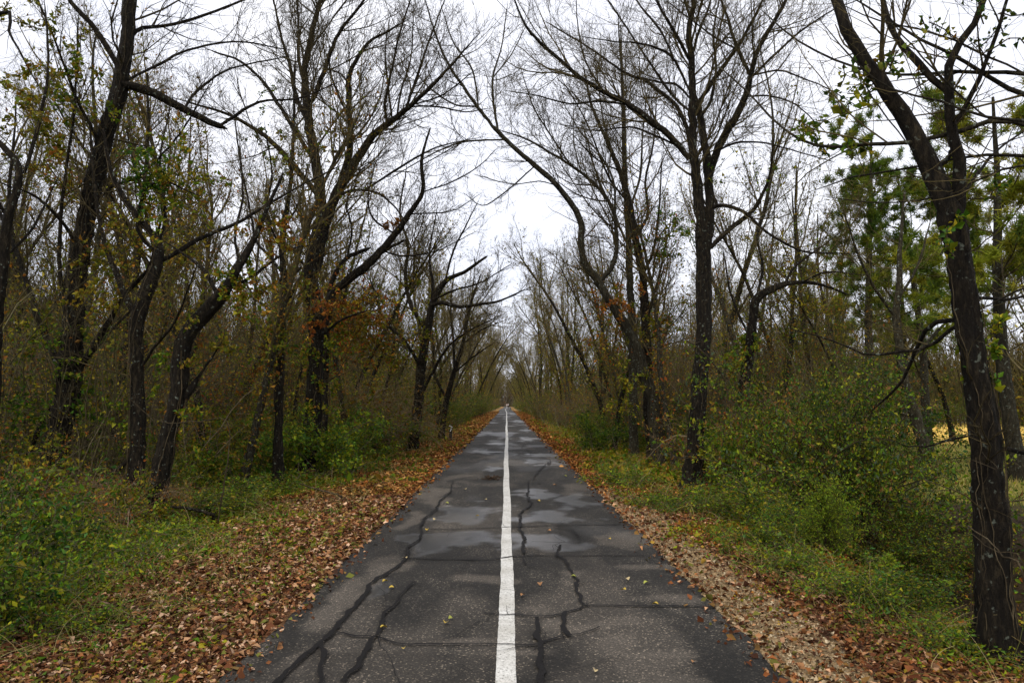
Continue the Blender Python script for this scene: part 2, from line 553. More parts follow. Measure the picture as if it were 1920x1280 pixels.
def build_path():
    ys = [-4.0]
    while ys[-1] < END: ys.append(ys[-1] + max(0.045, 0.007 * max(ys[-1], 0)))
    ys = np.array(ys)
    xs = np.linspace(-1, 1, 79)
    XN, Y = np.meshgrid(xs, ys)
    wl_ = HALF + 0.09 * (fbm(ys * 2.1, ys * 0, 5) - 0.5) + 0.05 * (vnoise(ys * 9, ys * 0, 7) - 0.5)
    wr_ = HALF + 0.09 * (fbm(ys * 1.9, ys * 0, 6) - 0.5) + 0.06 * (vnoise(ys * 8, ys * 0, 8) - 0.5)
    X = np.where(XN < 0, XN * wl_[:, None], XN * wr_[:, None]) + path_shift(Y)
    Z = 0.006 * (fbm(X * 0.9, Y * 0.5, 11) - 0.5)
    edge = np.abs(XN) > 0.999
    Z = np.where(edge, -0.05, Z)
    X = np.where(edge, X + np.sign(XN) * 0.015, X)
    dust = np.zeros_like(X); wet = np.zeros_like(X)
    for k, (a, b_, rx, ry) in enumerate([(640, 1135, .12, .5), (775, 975, .14, .6), (1240, 1120, .3, .15), (960, 1225, .5, .05), (1200, 1060, .3, .12), (700, 1085, .16, .75), (735, 1055, .13, .3), (815, 925, .26, 1.5), (860, 895, .3, 1.3), (1150, 1005, .33, .55), (1180, 1230, .28, .28),
                                         (1120, 1170, .3, .16), (1150, 1200, .22, .2), (560, 1250, .14, .22), (905, 1085, .25, .14), (1080, 1075, .15, .2), (1020, 1165, .12, .12),
                                         (1080, 915, .3, 1.0), (650, 1110, .1, .35), (1260, 1275, .25, .2), (880, 1200, .3, .06), (1000, 1145, .2, .1)]):
        dust = np.maximum(dust, blob(X, Y, a, b_, rx, ry, k))
    for k, (a, b_, rx, ry) in enumerate([(870, 962, .6, .75), (860, 1012, .5, .55), (800, 1022, .2, .35), (1035, 966, .42, .55), (1010, 1015, .35, .4), (925, 878, .33, .55), (1015, 866, .5, .75),
                                         (905, 846, .5, 1.0), (1015, 852, .6, .8), (925, 832, .4, .8), (985, 822, .5, 1.6), (1000, 806, .6, 3), (905, 812, .4, 2.5), (975, 790, .6, 5), (960, 775, .8, 12),
                                         (1000, 925, .3, .7), (700, 1110, .1, .3), (1085, 940, .3, .8)]):
        wet = np.maximum(wet, blob(X, Y, a, b_, rx, ry, k + 30))
    farw = sstep(15, 40, Y)
    dust = np.maximum(dust, sstep(0.56, 0.68, fbm(X * 1.4, Y * 0.45, 71)) * (0.55 - 0.3 * farw))
    wet = np.maximum(wet * 1.0, sstep(0.55, 0.7, fbm(X * 0.9, Y * 0.35, 81)) * (0.25 + 0.5 * farw))
    ids = np.searchsorted(np.array(JOINTS), Y + 0.05 * np.sin(X * 2.1))
    hsh = np.sin((ids * 12.9898 + (X > path_shift(Y) + .03) * 78.233) * 3.7) * 43758.5453
    band = 0.62 * (hsh - np.floor(hsh)) + 0.38 * vnoise(Y * 0.55, Y * 0 + (X > 0) * 7.3, 91)          # slab to slab differences
    C = np.stack([dust, wet, band], -1)
    m, N, L, b = new_mat('asphalt')
    at = N.new('ShaderNodeAttribute'); at.attribute_name = 'Col'
    sep = N.new('ShaderNodeSeparateColor'); L.new(at.outputs['Color'], sep.inputs['Color'])
    tc = N.new('ShaderNodeTexCoord')
    big = N.new('ShaderNodeTexNoise'); big.inputs['Scale'].default_value = 1.3; big.inputs['Detail'].default_value = 7; big.inputs['Roughness'].default_value = 0.62
    mp = N.new('ShaderNodeMapping'); mp.inputs['Scale'].default_value = (1.5, 0.7, 1)
    fine = N.new('ShaderNodeTexNoise'); fine.inputs['Scale'].default_value = 75; fine.inputs['Detail'].default_value = 3; fine.inputs['Roughness'].default_value = 0.7
    vor = N.new('ShaderNodeTexVoronoi'); vor.inputs['Scale'].default_value = 105
    L.new(tc.outputs['Object'], mp.inputs['Vector']); L.new(mp.outputs['Vector'], big.inputs['Vector'])
    L.new(tc.outputs['Object'], fine.inputs['Vector']); L.new(tc.outputs['Object'], vor.inputs['Vector'])
    base = ramp(N, [(0.3, (0.009, 0.0082, 0.0068)), (0.55, (0.0185, 0.0165, 0.0135)), (0.72, (0.034, 0.03, 0.0245))])
    L.new(big.outputs['Fac'], base.inputs['Fac'])
    # grit: aggregate stones, a few of them pale
    vs = N.new('ShaderNodeSeparateColor'); L.new(vor.outputs['Color'], vs.inputs['Color'])
    gr = ramp(N, [(0.0, (0.45,) * 3), (0.6, (1.0,) * 3), (0.86, (1.7,) * 3), (0.94, (4.6, 4.4, 4.1)), (1.0, (11, 10.5, 9.8))])
    L.new(vs.outputs['Red'], gr.inputs['Fac'])
    mg = N.new('ShaderNodeMixRGB'); mg.blend_type = 'MULTIPLY'
    gm = N.new('ShaderNodeMapRange'); gm.inputs['From Min'].default_value = .35; gm.inputs['From Max'].default_value = .65; gm.inputs['To Min'].default_value = .35; gm.inputs['To Max'].default_value = .95
    L.new(big.outputs['Fac'], gm.inputs['Value']); dz = N.new('ShaderNodeMath'); dz.operation = 'MULTIPLY_ADD'; dz.inputs[1].default_value = -.62; dz.inputs[2].default_value = 1.0; L.new(sep.outputs['Red'], dz.inputs[0])
    gz = N.new('ShaderNodeMath'); gz.operation = 'MULTIPLY'; L.new(dz.outputs['Value'], gz.inputs[0]); L.new(gm.outputs['Result'], gz.inputs[1]); L.new(gz.outputs['Value'], mg.inputs['Fac'])
    L.new(gr.outputs['Color'], mg.inputs['Color2'])
    # pale dry dust
    dn = N.new('ShaderNodeMath'); dn.operation = 'MULTIPLY'; 
    fr = N.new('ShaderNodeMapRange'); fr.inputs['From Min'].default_value = 0.3; fr.inputs['From Max'].default_value = 0.65; fr.inputs['To Min'].default_value = 0.1; fr.inputs['To Max'].default_value = 1.0
    L.new(fine.outputs['Fac'], fr.inputs['Value'])
    L.new(sep.outputs['Red'], dn.inputs[0]); L.new(fr.outputs['Result'], dn.inputs[1])
    md = N.new('ShaderNodeMixRGB'); md.inputs['Color2'].default_value = (0.088, 0.075, 0.06, 1)
    L.new(dn.outputs['Value'], md.inputs['Fac']); L.new(base.outputs['Color'], md.inputs['Color1']); L.new(md.outputs['Color'], mg.inputs['Color1'])
    # slab value
    br = N.new('ShaderNodeMapRange'); br.inputs['To Min'].default_value = 0.62; br.inputs['To Max'].default_value = 1.4
    L.new(sep.outputs['Blue'], br.inputs['Value'])
    hv = N.new('ShaderNodeHueSaturation'); L.new(br.outputs['Result'], hv.inputs['Value']); L.new(mg.outputs['Color'], hv.inputs['Color'])
    L.new(hv.outputs['Color'], b.inputs['Base Color'])
    rr = N.new('ShaderNodeMapRange'); rr.inputs['From Max'].default_value = 1; rr.inputs['To Min'].default_value = 0.8; rr.inputs['To Max'].default_value = 0.3
    L.new(sep.outputs['Green'], rr.inputs['Value']); L.new(rr.outputs['Result'], b.inputs['Roughness'])
    sp = N.new('ShaderNodeMapRange'); sp.inputs['To Min'].default_value = 0.22; sp.inputs['To Max'].default_value = 0.75
    L.new(sep.outputs['Green'], sp.inputs['Value']); L.new(sp.outputs['Result'], b.inputs['Specular IOR Level'])
    bs = N.new('ShaderNodeMapRange'); bs.inputs['To Min'].default_value = 0.55; bs.inputs['To Max'].default_value = 0.06
    L.new(sep.outputs['Green'], bs.inputs['Value'])
    bp = N.new('ShaderNodeBump'); bp.inputs['Distance'].default_value = 0.004
    L.new(bs.outputs['Result'], bp.inputs['Strength'])
    L.new(vs.outputs['Green'], bp.inputs['Height']); L.new(bp.outputs['Normal'], b.inputs['Normal'])
    nyy, nxx = X.shape
    idx = np.arange(nxx * nyy).reshape(nyy, nxx)
    q = np.stack([idx[:-1, :-1], idx[:-1, 1:], idx[1:, 1:], idx[1:, :-1]], -1).reshape(-1, 4)
    me = make_mesh('asphalt_path', np.stack([X, Y, Z], -1).reshape(-1, 3), [q], [m], C.reshape(-1, 3), True)
    tag(link('asphalt_path', me), kind='structure')

    # white centre line
    mw, N, L, b = new_mat('white_road_paint')
    tc = N.new('ShaderNodeTexCoord')
    n = N.new('ShaderNodeTexNoise'); n.inputs['Scale'].default_value = 60; n.inputs['Detail'].default_value = 5; n.inputs['Roughness'].default_value = 0.8
    n2 = N.new('ShaderNodeTexNoise'); n2.inputs['Scale'].default_value = 3; n2.inputs['Detail'].default_value = 5
    L.new(tc.outputs['Object'], n.inputs['Vector']); L.new(tc.outputs['Object'], n2.inputs['Vector'])
    r = ramp(N, [(0.36, (0.07, 0.065, 0.055)), (0.44, (0.45, 0.44, 0.4)), (0.7, (0.72, 0.71, 0.67))])
    L.new(n.outputs['Fac'], r.inputs['Fac'])
    r2 = ramp(N, [(0.3, (0.72, 0.7, 0.66)), (0.6, (1, 1, 1))]); L.new(n2.outputs['Fac'], r2.inputs['Fac'])
    mm = N.new('ShaderNodeMixRGB'); mm.blend_type = 'MULTIPLY'; mm.inputs['Fac'].default_value = 1
    L.new(r.outputs['Color'], mm.inputs['Color1']); L.new(r2.outputs['Color'], mm.inputs['Color2']); L.new(mm.outputs['Color'], b.inputs['Base Color'])
    b.inputs['Roughness'].default_value = 0.55
    ys = [-4.0]
    while ys[-1] < END: ys.append(ys[-1] + max(0.05, 0.006 * max(ys[-1], 0)))
    ys = np.array(ys)
    cx = path_shift(ys) + 0.005 * np.sin(ys * 1.3)
    hw = 0.058 + 0.006 * (vnoise(ys * 5, ys * 0, 2) - 0.5)
    z = 0.0065 + 0 * ys
    j = 0.006 * (vnoise(ys * 17, ys * 0, 4) - 0.5)
    A = np.stack([cx - hw + j, ys, z], 1); B = np.stack([cx + hw + j * 0.6, ys, z], 1)
    V = np.stack([A, B], 1).reshape(-1, 3)
    i = np.arange(len(ys) - 1)[:, None] * 2
    q = i + np.array([[0, 1, 3, 2]])
    tag(link('centre_line', make_mesh('centre_line', V, [q], [mw])), kind='structure')

    # crack sealant and open cracks, traced along the ground
    rng = np.random.default_rng(5)
    seal = Acc()
    m_s, N, L, b = new_mat('crack_sealant')
    at = N.new('ShaderNodeAttribute'); at.attribute_name = 'Col'
    L.new(at.outputs['Color'], b.inputs['Base Color'])
    b.inputs['Roughness'].default_value = 0.7; b.inputs['Specular IOR Level'].default_value = 0.12
    layer = [0]

    def strip(px, w0, w1, c=(0.008, 0.007, 0.0065), world_pts=None):
        P = np.array([on_ground(a, b_) for a, b_ in px]) if world_pts is None else np.asarray(world_pts, float)
        L_ = np.linalg.norm(np.diff(P, axis=0), axis=1).sum()
        n_ = max(8, int(L_ / 0.014))
        R = resample(P, n_)
        s_ = np.linspace(0, L_, n_)
        sd = rng.uniform(0, 99)
        off = 0.05 * (fbm(s_ * 4 + sd, s_ * 0 + sd, 3, 5) - 0.5) * 2
        T = norm(np.gradient(R, axis=0)); Nn = np.stack([-T[:, 1], T[:, 0], 0 * T[:, 0]], 1)
        R = R + Nn * off[:, None]
        w = .56 * np.linspace(w0, w1, n_) * (0.35 + 1.3 * fbm(s_ * 9 + sd, s_ * 0, 9, 4)) * 0.5
        wb = w * (0.8 + 0.5 * fbm(s_ * 14 + sd, s_ * 0 + 3, 19, 3))
        w[0] *= .2; w[-1] *= .2
        if .012 < w0 < .03: w = w * 1.9; wb = wb * 1.9
        layer[0] += 1
        z_ = 0.0095 + 0.00035 * layer[0]
        R[:, 2] = z_
        seal.add(np.stack([R - Nn * w[:, None], R + Nn * wb[:, None]], 1).reshape(-1, 3), np.arange(n_ - 1)[:, None] * 2 + np.array([[0, 1, 3, 2]]), None, c)
    T = [
        ([(800, 993), (860, 992), (940, 989), (993, 987), (1085, 985), (1180, 984)], .018, .02),
        ([(753, 1048), (827, 1049), (900, 1050), (940, 1047), (977, 1042), (1060, 1043), (1210, 1043)], .022, .014),
        ([(907, 1150), (933, 1155), (967, 1155), (993, 1158), (1043, 1156), (1080, 1143), (1107, 1136), (1200, 1136), (1345, 1141)], .014, .022),
        ([(627, 1188), (660, 1193), (710, 1195), (747, 1207), (793, 1210), (927, 1210), (1007, 1212), (1033, 1203), (1060, 1195), (1127, 1178)], .016, .014),
        ([(1060, 1195), (1085, 1202), (1115, 1210)], .012, .006),
        ([(1053, 1023), (1050, 1043), (1060, 1060), (1080, 1093), (1087, 1123), (1103, 1136)], .035, .055),
        ([(1057, 1148), (1053, 1177), (1063, 1195)], .05, .055),
        ([(1000, 1160), (1007, 1187), (1010, 1213), (1013, 1243), (1015, 1300), (1010, 1400)], .06, .075),
        ([(990, 903), (990, 927), (993, 950), (977, 960), (977, 983), (973, 993), (980, 1010), (980, 1040)], .045, .055),
        ([(850, 903), (843, 923), (827, 940), (813, 960), (790, 980), (787, 1010), (767, 1027), (760, 1047), (747, 1063), (720, 1080), (693, 1097), (677, 1123), (660, 1143), (630, 1180), (600, 1210), (560, 1250), (530, 1275), (470, 1340)], .035, .065),
        ([(773, 1093), (760, 1103), (747, 1127), (737, 1140), (720, 1160), (707, 1187), (687, 1213), (660, 1257), (640, 1285)], .03, .055),
        ([(773, 1093), (790, 1097), (807, 1101)], .014, .008),
        ([(600, 1210), (603, 1237), (603, 1260), (597, 1300)], .05, .05),
        ([(677, 1140), (703, 1139), (733, 1143)], .018, .014),
        ([(1040, 988), (1073, 997), (1087, 1013), (1053, 1020), (997, 1019)], .014, .01),
        ([(980, 1047), (997, 1063), (1060, 1071)], .03, .008),
        ([(1053, 1020), (1080, 1021), (1120, 1024)], .01, .006),
        ([(835, 901), (900, 901), (950, 900), (1010, 899), (1085, 900)], .03, .028),
        ([(862, 882), (910, 881), (950, 882), (1000, 882), (1060, 881)], .03, .03),
        ([(1030, 868), (1012, 882), (1000, 900)], .06, .03),
    ]
    for p, a, b_ in T:
        strip(p, a, b_)
        Pw = np.array([on_ground(*q) for q in p])
        for _ in range(int(2 + 3 * rng.random()) if len(p) > 3 else 1):      # hairline cracks running off the main ones
            i = int(rng.integers(0, len(Pw) - 1)); q0 = Pw[i] + (Pw[i + 1] - Pw[i]) * rng.random()
            dv = rng.normal(size=3) * G([.16, .22, 0])
            strip(None, .011, .004, world_pts=[q0, q0 + dv, q0 + dv * 1.8 + rng.normal(size=3) * G([.06, .08, 0])])
    for a_, b_ in (((1080, 1093), (1150, 1088)), ((940, 1110), (1010, 1122)), ((700, 1187), (640, 1230)), ((1103, 1136), (1160, 1175)), ((860, 1255), (930, 1268)), ((1180, 984), (1120, 965)), ((827, 940), (900, 948)),
                   ((1240, 1180), (1330, 1195)), ((1060, 1060), (1130, 1070)), ((880, 1049), (860, 1085)), ((740, 1140), (820, 1132)), ((1010, 1243), (1100, 1262))):
        p0, p1 = on_ground(*a_), on_ground(*b_)
        strip(None, .012, .004, world_pts=[p0, p0 * .6 + p1 * .4 + G([rng.normal() * .03, rng.normal() * .06, 0]), p1])
    for y in JOINTS[6:]:
        x0 = -HALF + 0.1 + (rng.random() < .3) * rng.uniform(0, 1.5); x1 = HALF - 0.1 - (rng.random() < .3) * rng.uniform(0, 1.5)
        pts = [(xx, y + rng.normal() * 0.06, 0) for xx in np.linspace(x0, x1, 5)]
        strip(None, .03, .035, world_pts=pts)
        if rng.random() < 0.6:
            xx = rng.uniform(-1.2, 1.2)
            strip(None, .04, .05, world_pts=[(xx, y, 0), (xx + rng.normal() * .1, y + 1.2, 0), (xx + rng.normal() * .2, y + 2.5, 0)])
    tag(link('crack_sealant', seal.mesh('crack_sealant', [m_s])), kind='structure')


# ------------------------------------------------------------------ litter, weeds and other ground cover (stuff)
def scatter(rng, n, x0, x1, y0, y1, pow_=1.0):
    """more points close to the camera"""
    u = rng.random(n)
    Y = y0 * (y1 / y0) ** u
    return rng.uniform(x0, x1, n), Y


def build_litter():
    rng = np.random.default_rng(11)
    for side, nm, n, lab in ((-1, 'leaf_litter', 190000, None), (1, 'leaf_litter', 140000, None)):
        X, Y = scatter(rng, n, 1.3, 4.8, 2.4, 150)
        edge = 3.9 if side < 0 else 3.7
        k = fbm(X * 1.3, Y * 0.8, 41 + side)
        keep = rng.random(n) < np.where(X < edge + (k - .5) * 2.0, 1.0, 0.42)
        if side > 0:      # thinner on the gravelly strip by the asphalt
            keep &= (rng.random(n) < np.where((X > 1.68) & (X < 2.2 + (k - .5) * .6) & (Y < 13), 0.3, 1.0))
        inner = X < HALF + 0.03
        keep &= ~inner | (rng.random(n) < 0.35 * np.clip((X - 1.3) / .35, 0, 1) ** 2.5)
        X, Y = X[keep], Y[keep]
        x = X * side + path_shift(Y)
        z = ground_h(x, Y) + rng.uniform(0.004, 0.03, len(x))
        z = np.where(X < HALF + 0.02, 0.012, z)
        sz = (0.045 if side < 0 else 0.041) * (1 + np.clip((Y - 5) / 16, 0, 2.6))
        P = np.stack([x, Y, z], 1)
        a = Acc()
        for lo, hi in ((0, 6), (6, 12), (12, 200)):
            msk = (Y >= lo) & (Y < hi)
            c = np.array(PAL_LITTER)
            if side > 0: c = c * G([0.9, 0.8, 0.7])
            if hi == 200: c = c * G([1.15, 1.0, 0.6])
            # size varies, so go through in a few slices
            pts = P[msk]
            s_ = np.broadcast_to(sz, Y.shape)[msk]
            n_ = len(pts)
            d = norm(rng.normal(size=(n_, 3)) * G([1, 1, 0.35])); w = norm(rng.normal(size=(n_, 3)) * G([1, 1, 0.35]))
            w = norm(w - (w * d).sum(-1, keepdims=True) * d); nn = np.cross(d, w); nn *= np.sign(nn[:, 2:3] + 1e-9)
            S = (s_ * np.clip(rng.lognormal(-.12, .38, n_), .35, 1.9))[:, None]
            asp = rng.uniform(0.35, 0.8, (n_, 1)); fo = rng.uniform(-0.15, 0.35, (n_, 1))
            V = np.stack([pts - d * S * .5, pts + w * S * asp * .5 + nn * S * fo, pts + d * S * .5, pts - w * S * asp * .5 + nn * S * fo], 1).reshape(-1, 3)
            i = np.arange(n_)[:, None] * 4
            Tt = np.concatenate([i + np.array([[0, 1, 2]]), i + np.array([[0, 2, 3]])])
            patch = 0.75 + 0.5 * fbm(pts[:, 0] * 0.9, pts[:, 1] * 0.6, 61)
            cc = c[rng.integers(0, len(c), n_)] ** 1.05 * G([.98, .88, .82]) * rng.uniform(0.6, 1.25, (n_, 1)) * patch[:, None]
            yl = rng.random(n_) < 0.012
            cc[yl] = G([0.33, 0.2, 0.03])
            a.add(V, None, Tt, np.repeat(cc, 4, 0))
        tag(link(nm, a.mesh(nm, [M_LITTER])), 'brown fallen leaves carpeting the %s verge of the path' % ('left' if side < 0 else 'right'), kind='stuff')
    # gravel of the right edge
    a = Acc()
    n = 16000
    X, Y = scatter(rng, n, 1.6, 2.5, 2.6, 16)
    k = fbm(X * 1.3, Y * .8, 42)
    keep = X < 2.2 + (k - .5) * .7
    X, Y = X[keep], Y[keep]
    z = ground_h(X, Y) + 0.003
    a.leaves(np.stack([X, Y, z], 1), 0.022, rng, [(0.36, 0.27, 0.16), (0.22, 0.15, 0.08), (0.42, 0.34, 0.22), (0.12, 0.08, 0.04)], tilt=0.5, aspect=0.8, fold=0.3)
    tag(link('gravel', a.mesh('gravel', [M_LITTER])), 'tan gravel and chaff strip along the right edge of the asphalt', kind='stuff')


def build_groundcover():
    rng = np.random.default_rng(21)
    # low leafy weeds: rosettes and short stems
    for side in (-1, 1):
        a = Acc()
        n = 26000
        X, Y = scatter(rng, n, 1.9, 6.2, 2.6, 70)
        e0 = 3.55 if side < 0 else 2.6
        k = fbm(X * 1.1, Y * .9, 141 + side)
        dens = sstep(e0 - 0.5, e0 + 0.55, X + (k - .5) * 2.2) * (.3 + .6 * sstep(.4, .6, fbm(X * 1.1, Y * .7, 181)) if side > 0 else .22 + .75 * sstep(.42, .62, fbm(X * .8, Y * .6, 171))) + 0.16 * sstep(0.42, 0.62, k)
        if side > 0: dens = dens * (1 - 0.6 * sstep(4.3, 5.0, X))
        keep = rng.random(n) < dens
        X, Y, k = X[keep], Y[keep], k[keep]
        x = X * side; z = ground_h(x, Y)
        hgt = (0.05 + 0.30 * sstep(e0, e0 + 1.6, X) * k) * (1 + 0.3 * rng.normal(size=len(X)))
        hgt = np.clip(hgt, 0.03, 0.5)
        m_ = 6
        far = (1 + np.clip((Y - 6) / 14, 0, 2.2))
        base = np.repeat(np.stack([x, Y, z], 1), m_, 0)
        hh = np.repeat(hgt, m_); ff = np.repeat(far, m_)
        pts = base + np.stack([rng.normal(size=len(hh)) * .05 * ff, rng.normal(size=len(hh)) * .05 * ff, hh * rng.uniform(0.2, 1.0, len(hh))], 1)
        near = base[:, 1] < 7; mid = (base[:, 1] >= 7) & (base[:, 1] < 14); fa = base[:, 1] >= 14
        pal = PAL_GREEN + PAL_BRIGHT[:4] + PAL_OLIVE + [(0.2, 0.12, 0.03)] if side < 0 else PAL_GREEN + PAL_OLIVE + PAL_BRIGHT[:3] + PAL_RUST + [(0.17, 0.1, 0.03), (0.2, 0.13, 0.05), (0.12, 0.06, 0.02)]
        a.leaves(pts[near], 0.034, rng, pal, tilt=0.45, aspect=0.5)
        a.leaves(pts[mid], 0.05, rng, pal + PAL_OLIVE[:2], tilt=0.5, aspect=0.5)
        a.leaves(pts[fa], 0.11, rng, PAL_OLIVE + PAL_GREEN + [(0.16, 0.12, 0.03)], tilt=0.6, aspect=0.5)
        tag(link('weeds', a.mesh('weeds', [M_LEAF])), 'low green weeds edging the %s verge beyond the fallen leaves' % ('left' if side < 0 else 'right'), kind='stuff')
    # dead grass blades and bent straw, mostly on the right bank
    a = Acc()
    for side, n in ((1, 5200), (-1, 3800)):
        X, Y = scatter(rng, n, 2.3, 5.4, 2.7, 45)
        k = fbm(X * 1.7, Y * 1.2, 201)
        keep = (rng.random(n) < sstep(0.35, 0.6, k))
        X, Y = X[keep], Y[keep]; m = len(X)
        x = X * side; z = ground_h(x, Y)
        P = np.empty((m, 5, 3)); P[:, 0] = np.stack([x, Y, z], 1)
        d = norm(np.stack([rng.normal(size=m) * .5, rng.normal(size=m) * .5, np.ones(m)], 1))
        ln = rng.uniform(.12, .5, m)[:, None] / 4
        dr = np.stack([rng.normal(size=m), rng.normal(size=m), -np.ones(m) * .6], 1) * 0.28
        for q in range(1, 5):
            d = norm(d + dr); P[:, q] = P[:, q - 1] + d * ln
        wdt = 0.0016 * (1 + np.clip(Y / 10, 0, 3))
        R = wdt[:, None] * np.linspace(1, .4, 5)[None]
        pc = np.array([(0.28, 0.2, 0.08), (0.16, 0.16, 0.04), (0.36, 0.27, 0.13), (0.1, 0.12, 0.03), (0.18, 0.1, 0.04)])
        a.tubes(P, R, 3, C=pc[rng.integers(0, 5, m)])
    tag(link('dry_grass', a.mesh('dry_grass', [M_STEM])), 'bent dry grass blades and straw along both verges', kind='stuff')
    # woodland floor: dead leaves, creepers, fallen twigs
    a = Acc()
    n = 42000
    X = np.concatenate([-rng.uniform(4.2, 40, n // 2), rng.uniform(4.0, 26, n // 2)])
    Y = 4.0 * (80 / 4.0) ** rng.random(n)
    keep = ~((X > 0) & (np.arctan2(X, Y) > 0.47) & (Y > 10))
    X, Y = X[keep], Y[keep]
    z = ground_h(X, Y) + rng.uniform(0, .25, len(X)) ** 1.5
    P = np.stack([X, Y, z], 1)
    nr = np.hypot(X, Y) < 14
    a.leaves(P[nr], 0.075, rng, PAL_LITTER[:3] + PAL_DARK + PAL_OLIVE, tilt=0.5)
    a.leaves(P[~nr], 0.16, rng, PAL_LITTER[1:3] + PAL_DARK + PAL_OLIVE, tilt=0.5)
    tag(link('woodland_floor', a.mesh('woodland_floor', [M_LITTER])), 'dim mixed leaves and creepers on the floor of the woods', kind='stuff')


# ------------------------------------------------------------------ trees traced from the photograph
def crown_levels(acc, P, R, rng, k=1.0, near=False, up=0.09, fine=True, bias=None, rm=0.0035):
    """side branches and twigs for a batch of limbs; returns every level for leaf placing"""
    u = up
    a1, r1 = spawn(P, R, 1.5 * k, rng, (28, 58), (0.22, 0.55), 8, 0.11, u, 0.12, 0.5, maxlen=2.8, minlen=0.5, bias=bias, tip=.3, rmin=rm)
    acc.tubes(a1, r1, 4)
    a2, r2 = spawn(a1, r1, 2.9 * k, rng, (22, 52), (0.3, 0.65), 6, 0.13, u, 0.12, 0.55, maxlen=1.6, minlen=0.35, rmin=rm)
    acc.tubes(a2, r2, 3)
    a2b, r2b = spawn(P, R, 2.4 * k, rng, (28, 70), (0.08, 0.3), 6, 0.14, u, 0.08, 0.3, maxlen=1.3, minlen=0.3, rmin=rm)
    acc.tubes(a2b, r2b, 3)
    s2, q2 = (np.concatenate([a2, a2b]), np.concatenate([r2, r2b]))
    a3, r3 = spawn(s2, q2, 4.2 * k, rng, (22, 52), (0.35, 0.7), 5, 0.14, u * .7, 0.12, 0.65, maxlen=0.95, minlen=0.22, rmin=rm)
    acc.tubes(a3, r3, 3)
    out = [a1, a2, a2b, a3]
    if fine:
        a4, r4 = spawn(a3, r3, (3.3 if k > 1.06 or near else 2.2) * k, rng, (22, 58), (0.4, 0.8), 4, 0.16, 0.03, 0.12, 0.7, maxlen=0.55, minlen=0.16, rmin=rm)
        acc.tubes(a4, r4, 3)
        out.append(a4)
    return out


def resample_batch(P, n):
    if len(P) == 0: return np.zeros((0, n, 3))
    k = P.shape[1]
    t = np.linspace(0, k - 1, n); i = np.minimum(t.astype(int), k - 2); f = (t - i)[None, :, None]
    return P[:, i] * (1 - f) + P[:, i + 1] * f


def resample_r(R, n):
    if len(R) == 0: return np.zeros((0, n))
    k = R.shape[1]
    t = np.linspace(0, k - 1, n); i = np.minimum(t.astype(int), k - 2); f = (t - i)[None, :]
    return R[:, i] * (1 - f) + R[:, i + 1] * f


def run_out(A, r_end=.3, k=1.0):
    """A (n,4) points with radii: carry the line on a little, tapering, so nothing ends as a sawn stump"""
    d = norm(A[-1, :3] - A[-2, :3]); ln = A[-1, 3] * k
    e1 = np.concatenate([A[-1, :3] + d * ln * .5, [A[-1, 3] * (1 + r_end) / 2]]); e2 = np.concatenate([A[-1, :3] + d * ln, [A[-1, 3] * r_end]])
    return np.vstack([A, e1, e2])


def knobbly(rng, sides, n, amp=0.12):
    ph = rng.uniform(0, 6.28, 4)
    tab = np.empty((n, sides))
    ang = np.arange(sides) * 2 * math.pi / sides
    for i in range(n):
        fl = 1.0
        tab[i] = 1 + amp * .35 * rng.normal(size=sides) + amp * (np.sin(ang * 3 + ph[0] + i * .21) * .5 + np.sin(ang * 5 + ph[1] - i * .33) * .35 + np.sin(ang * 2 + ph[2] + i * .5) * .4)
    return lambda i, a: tab[i]


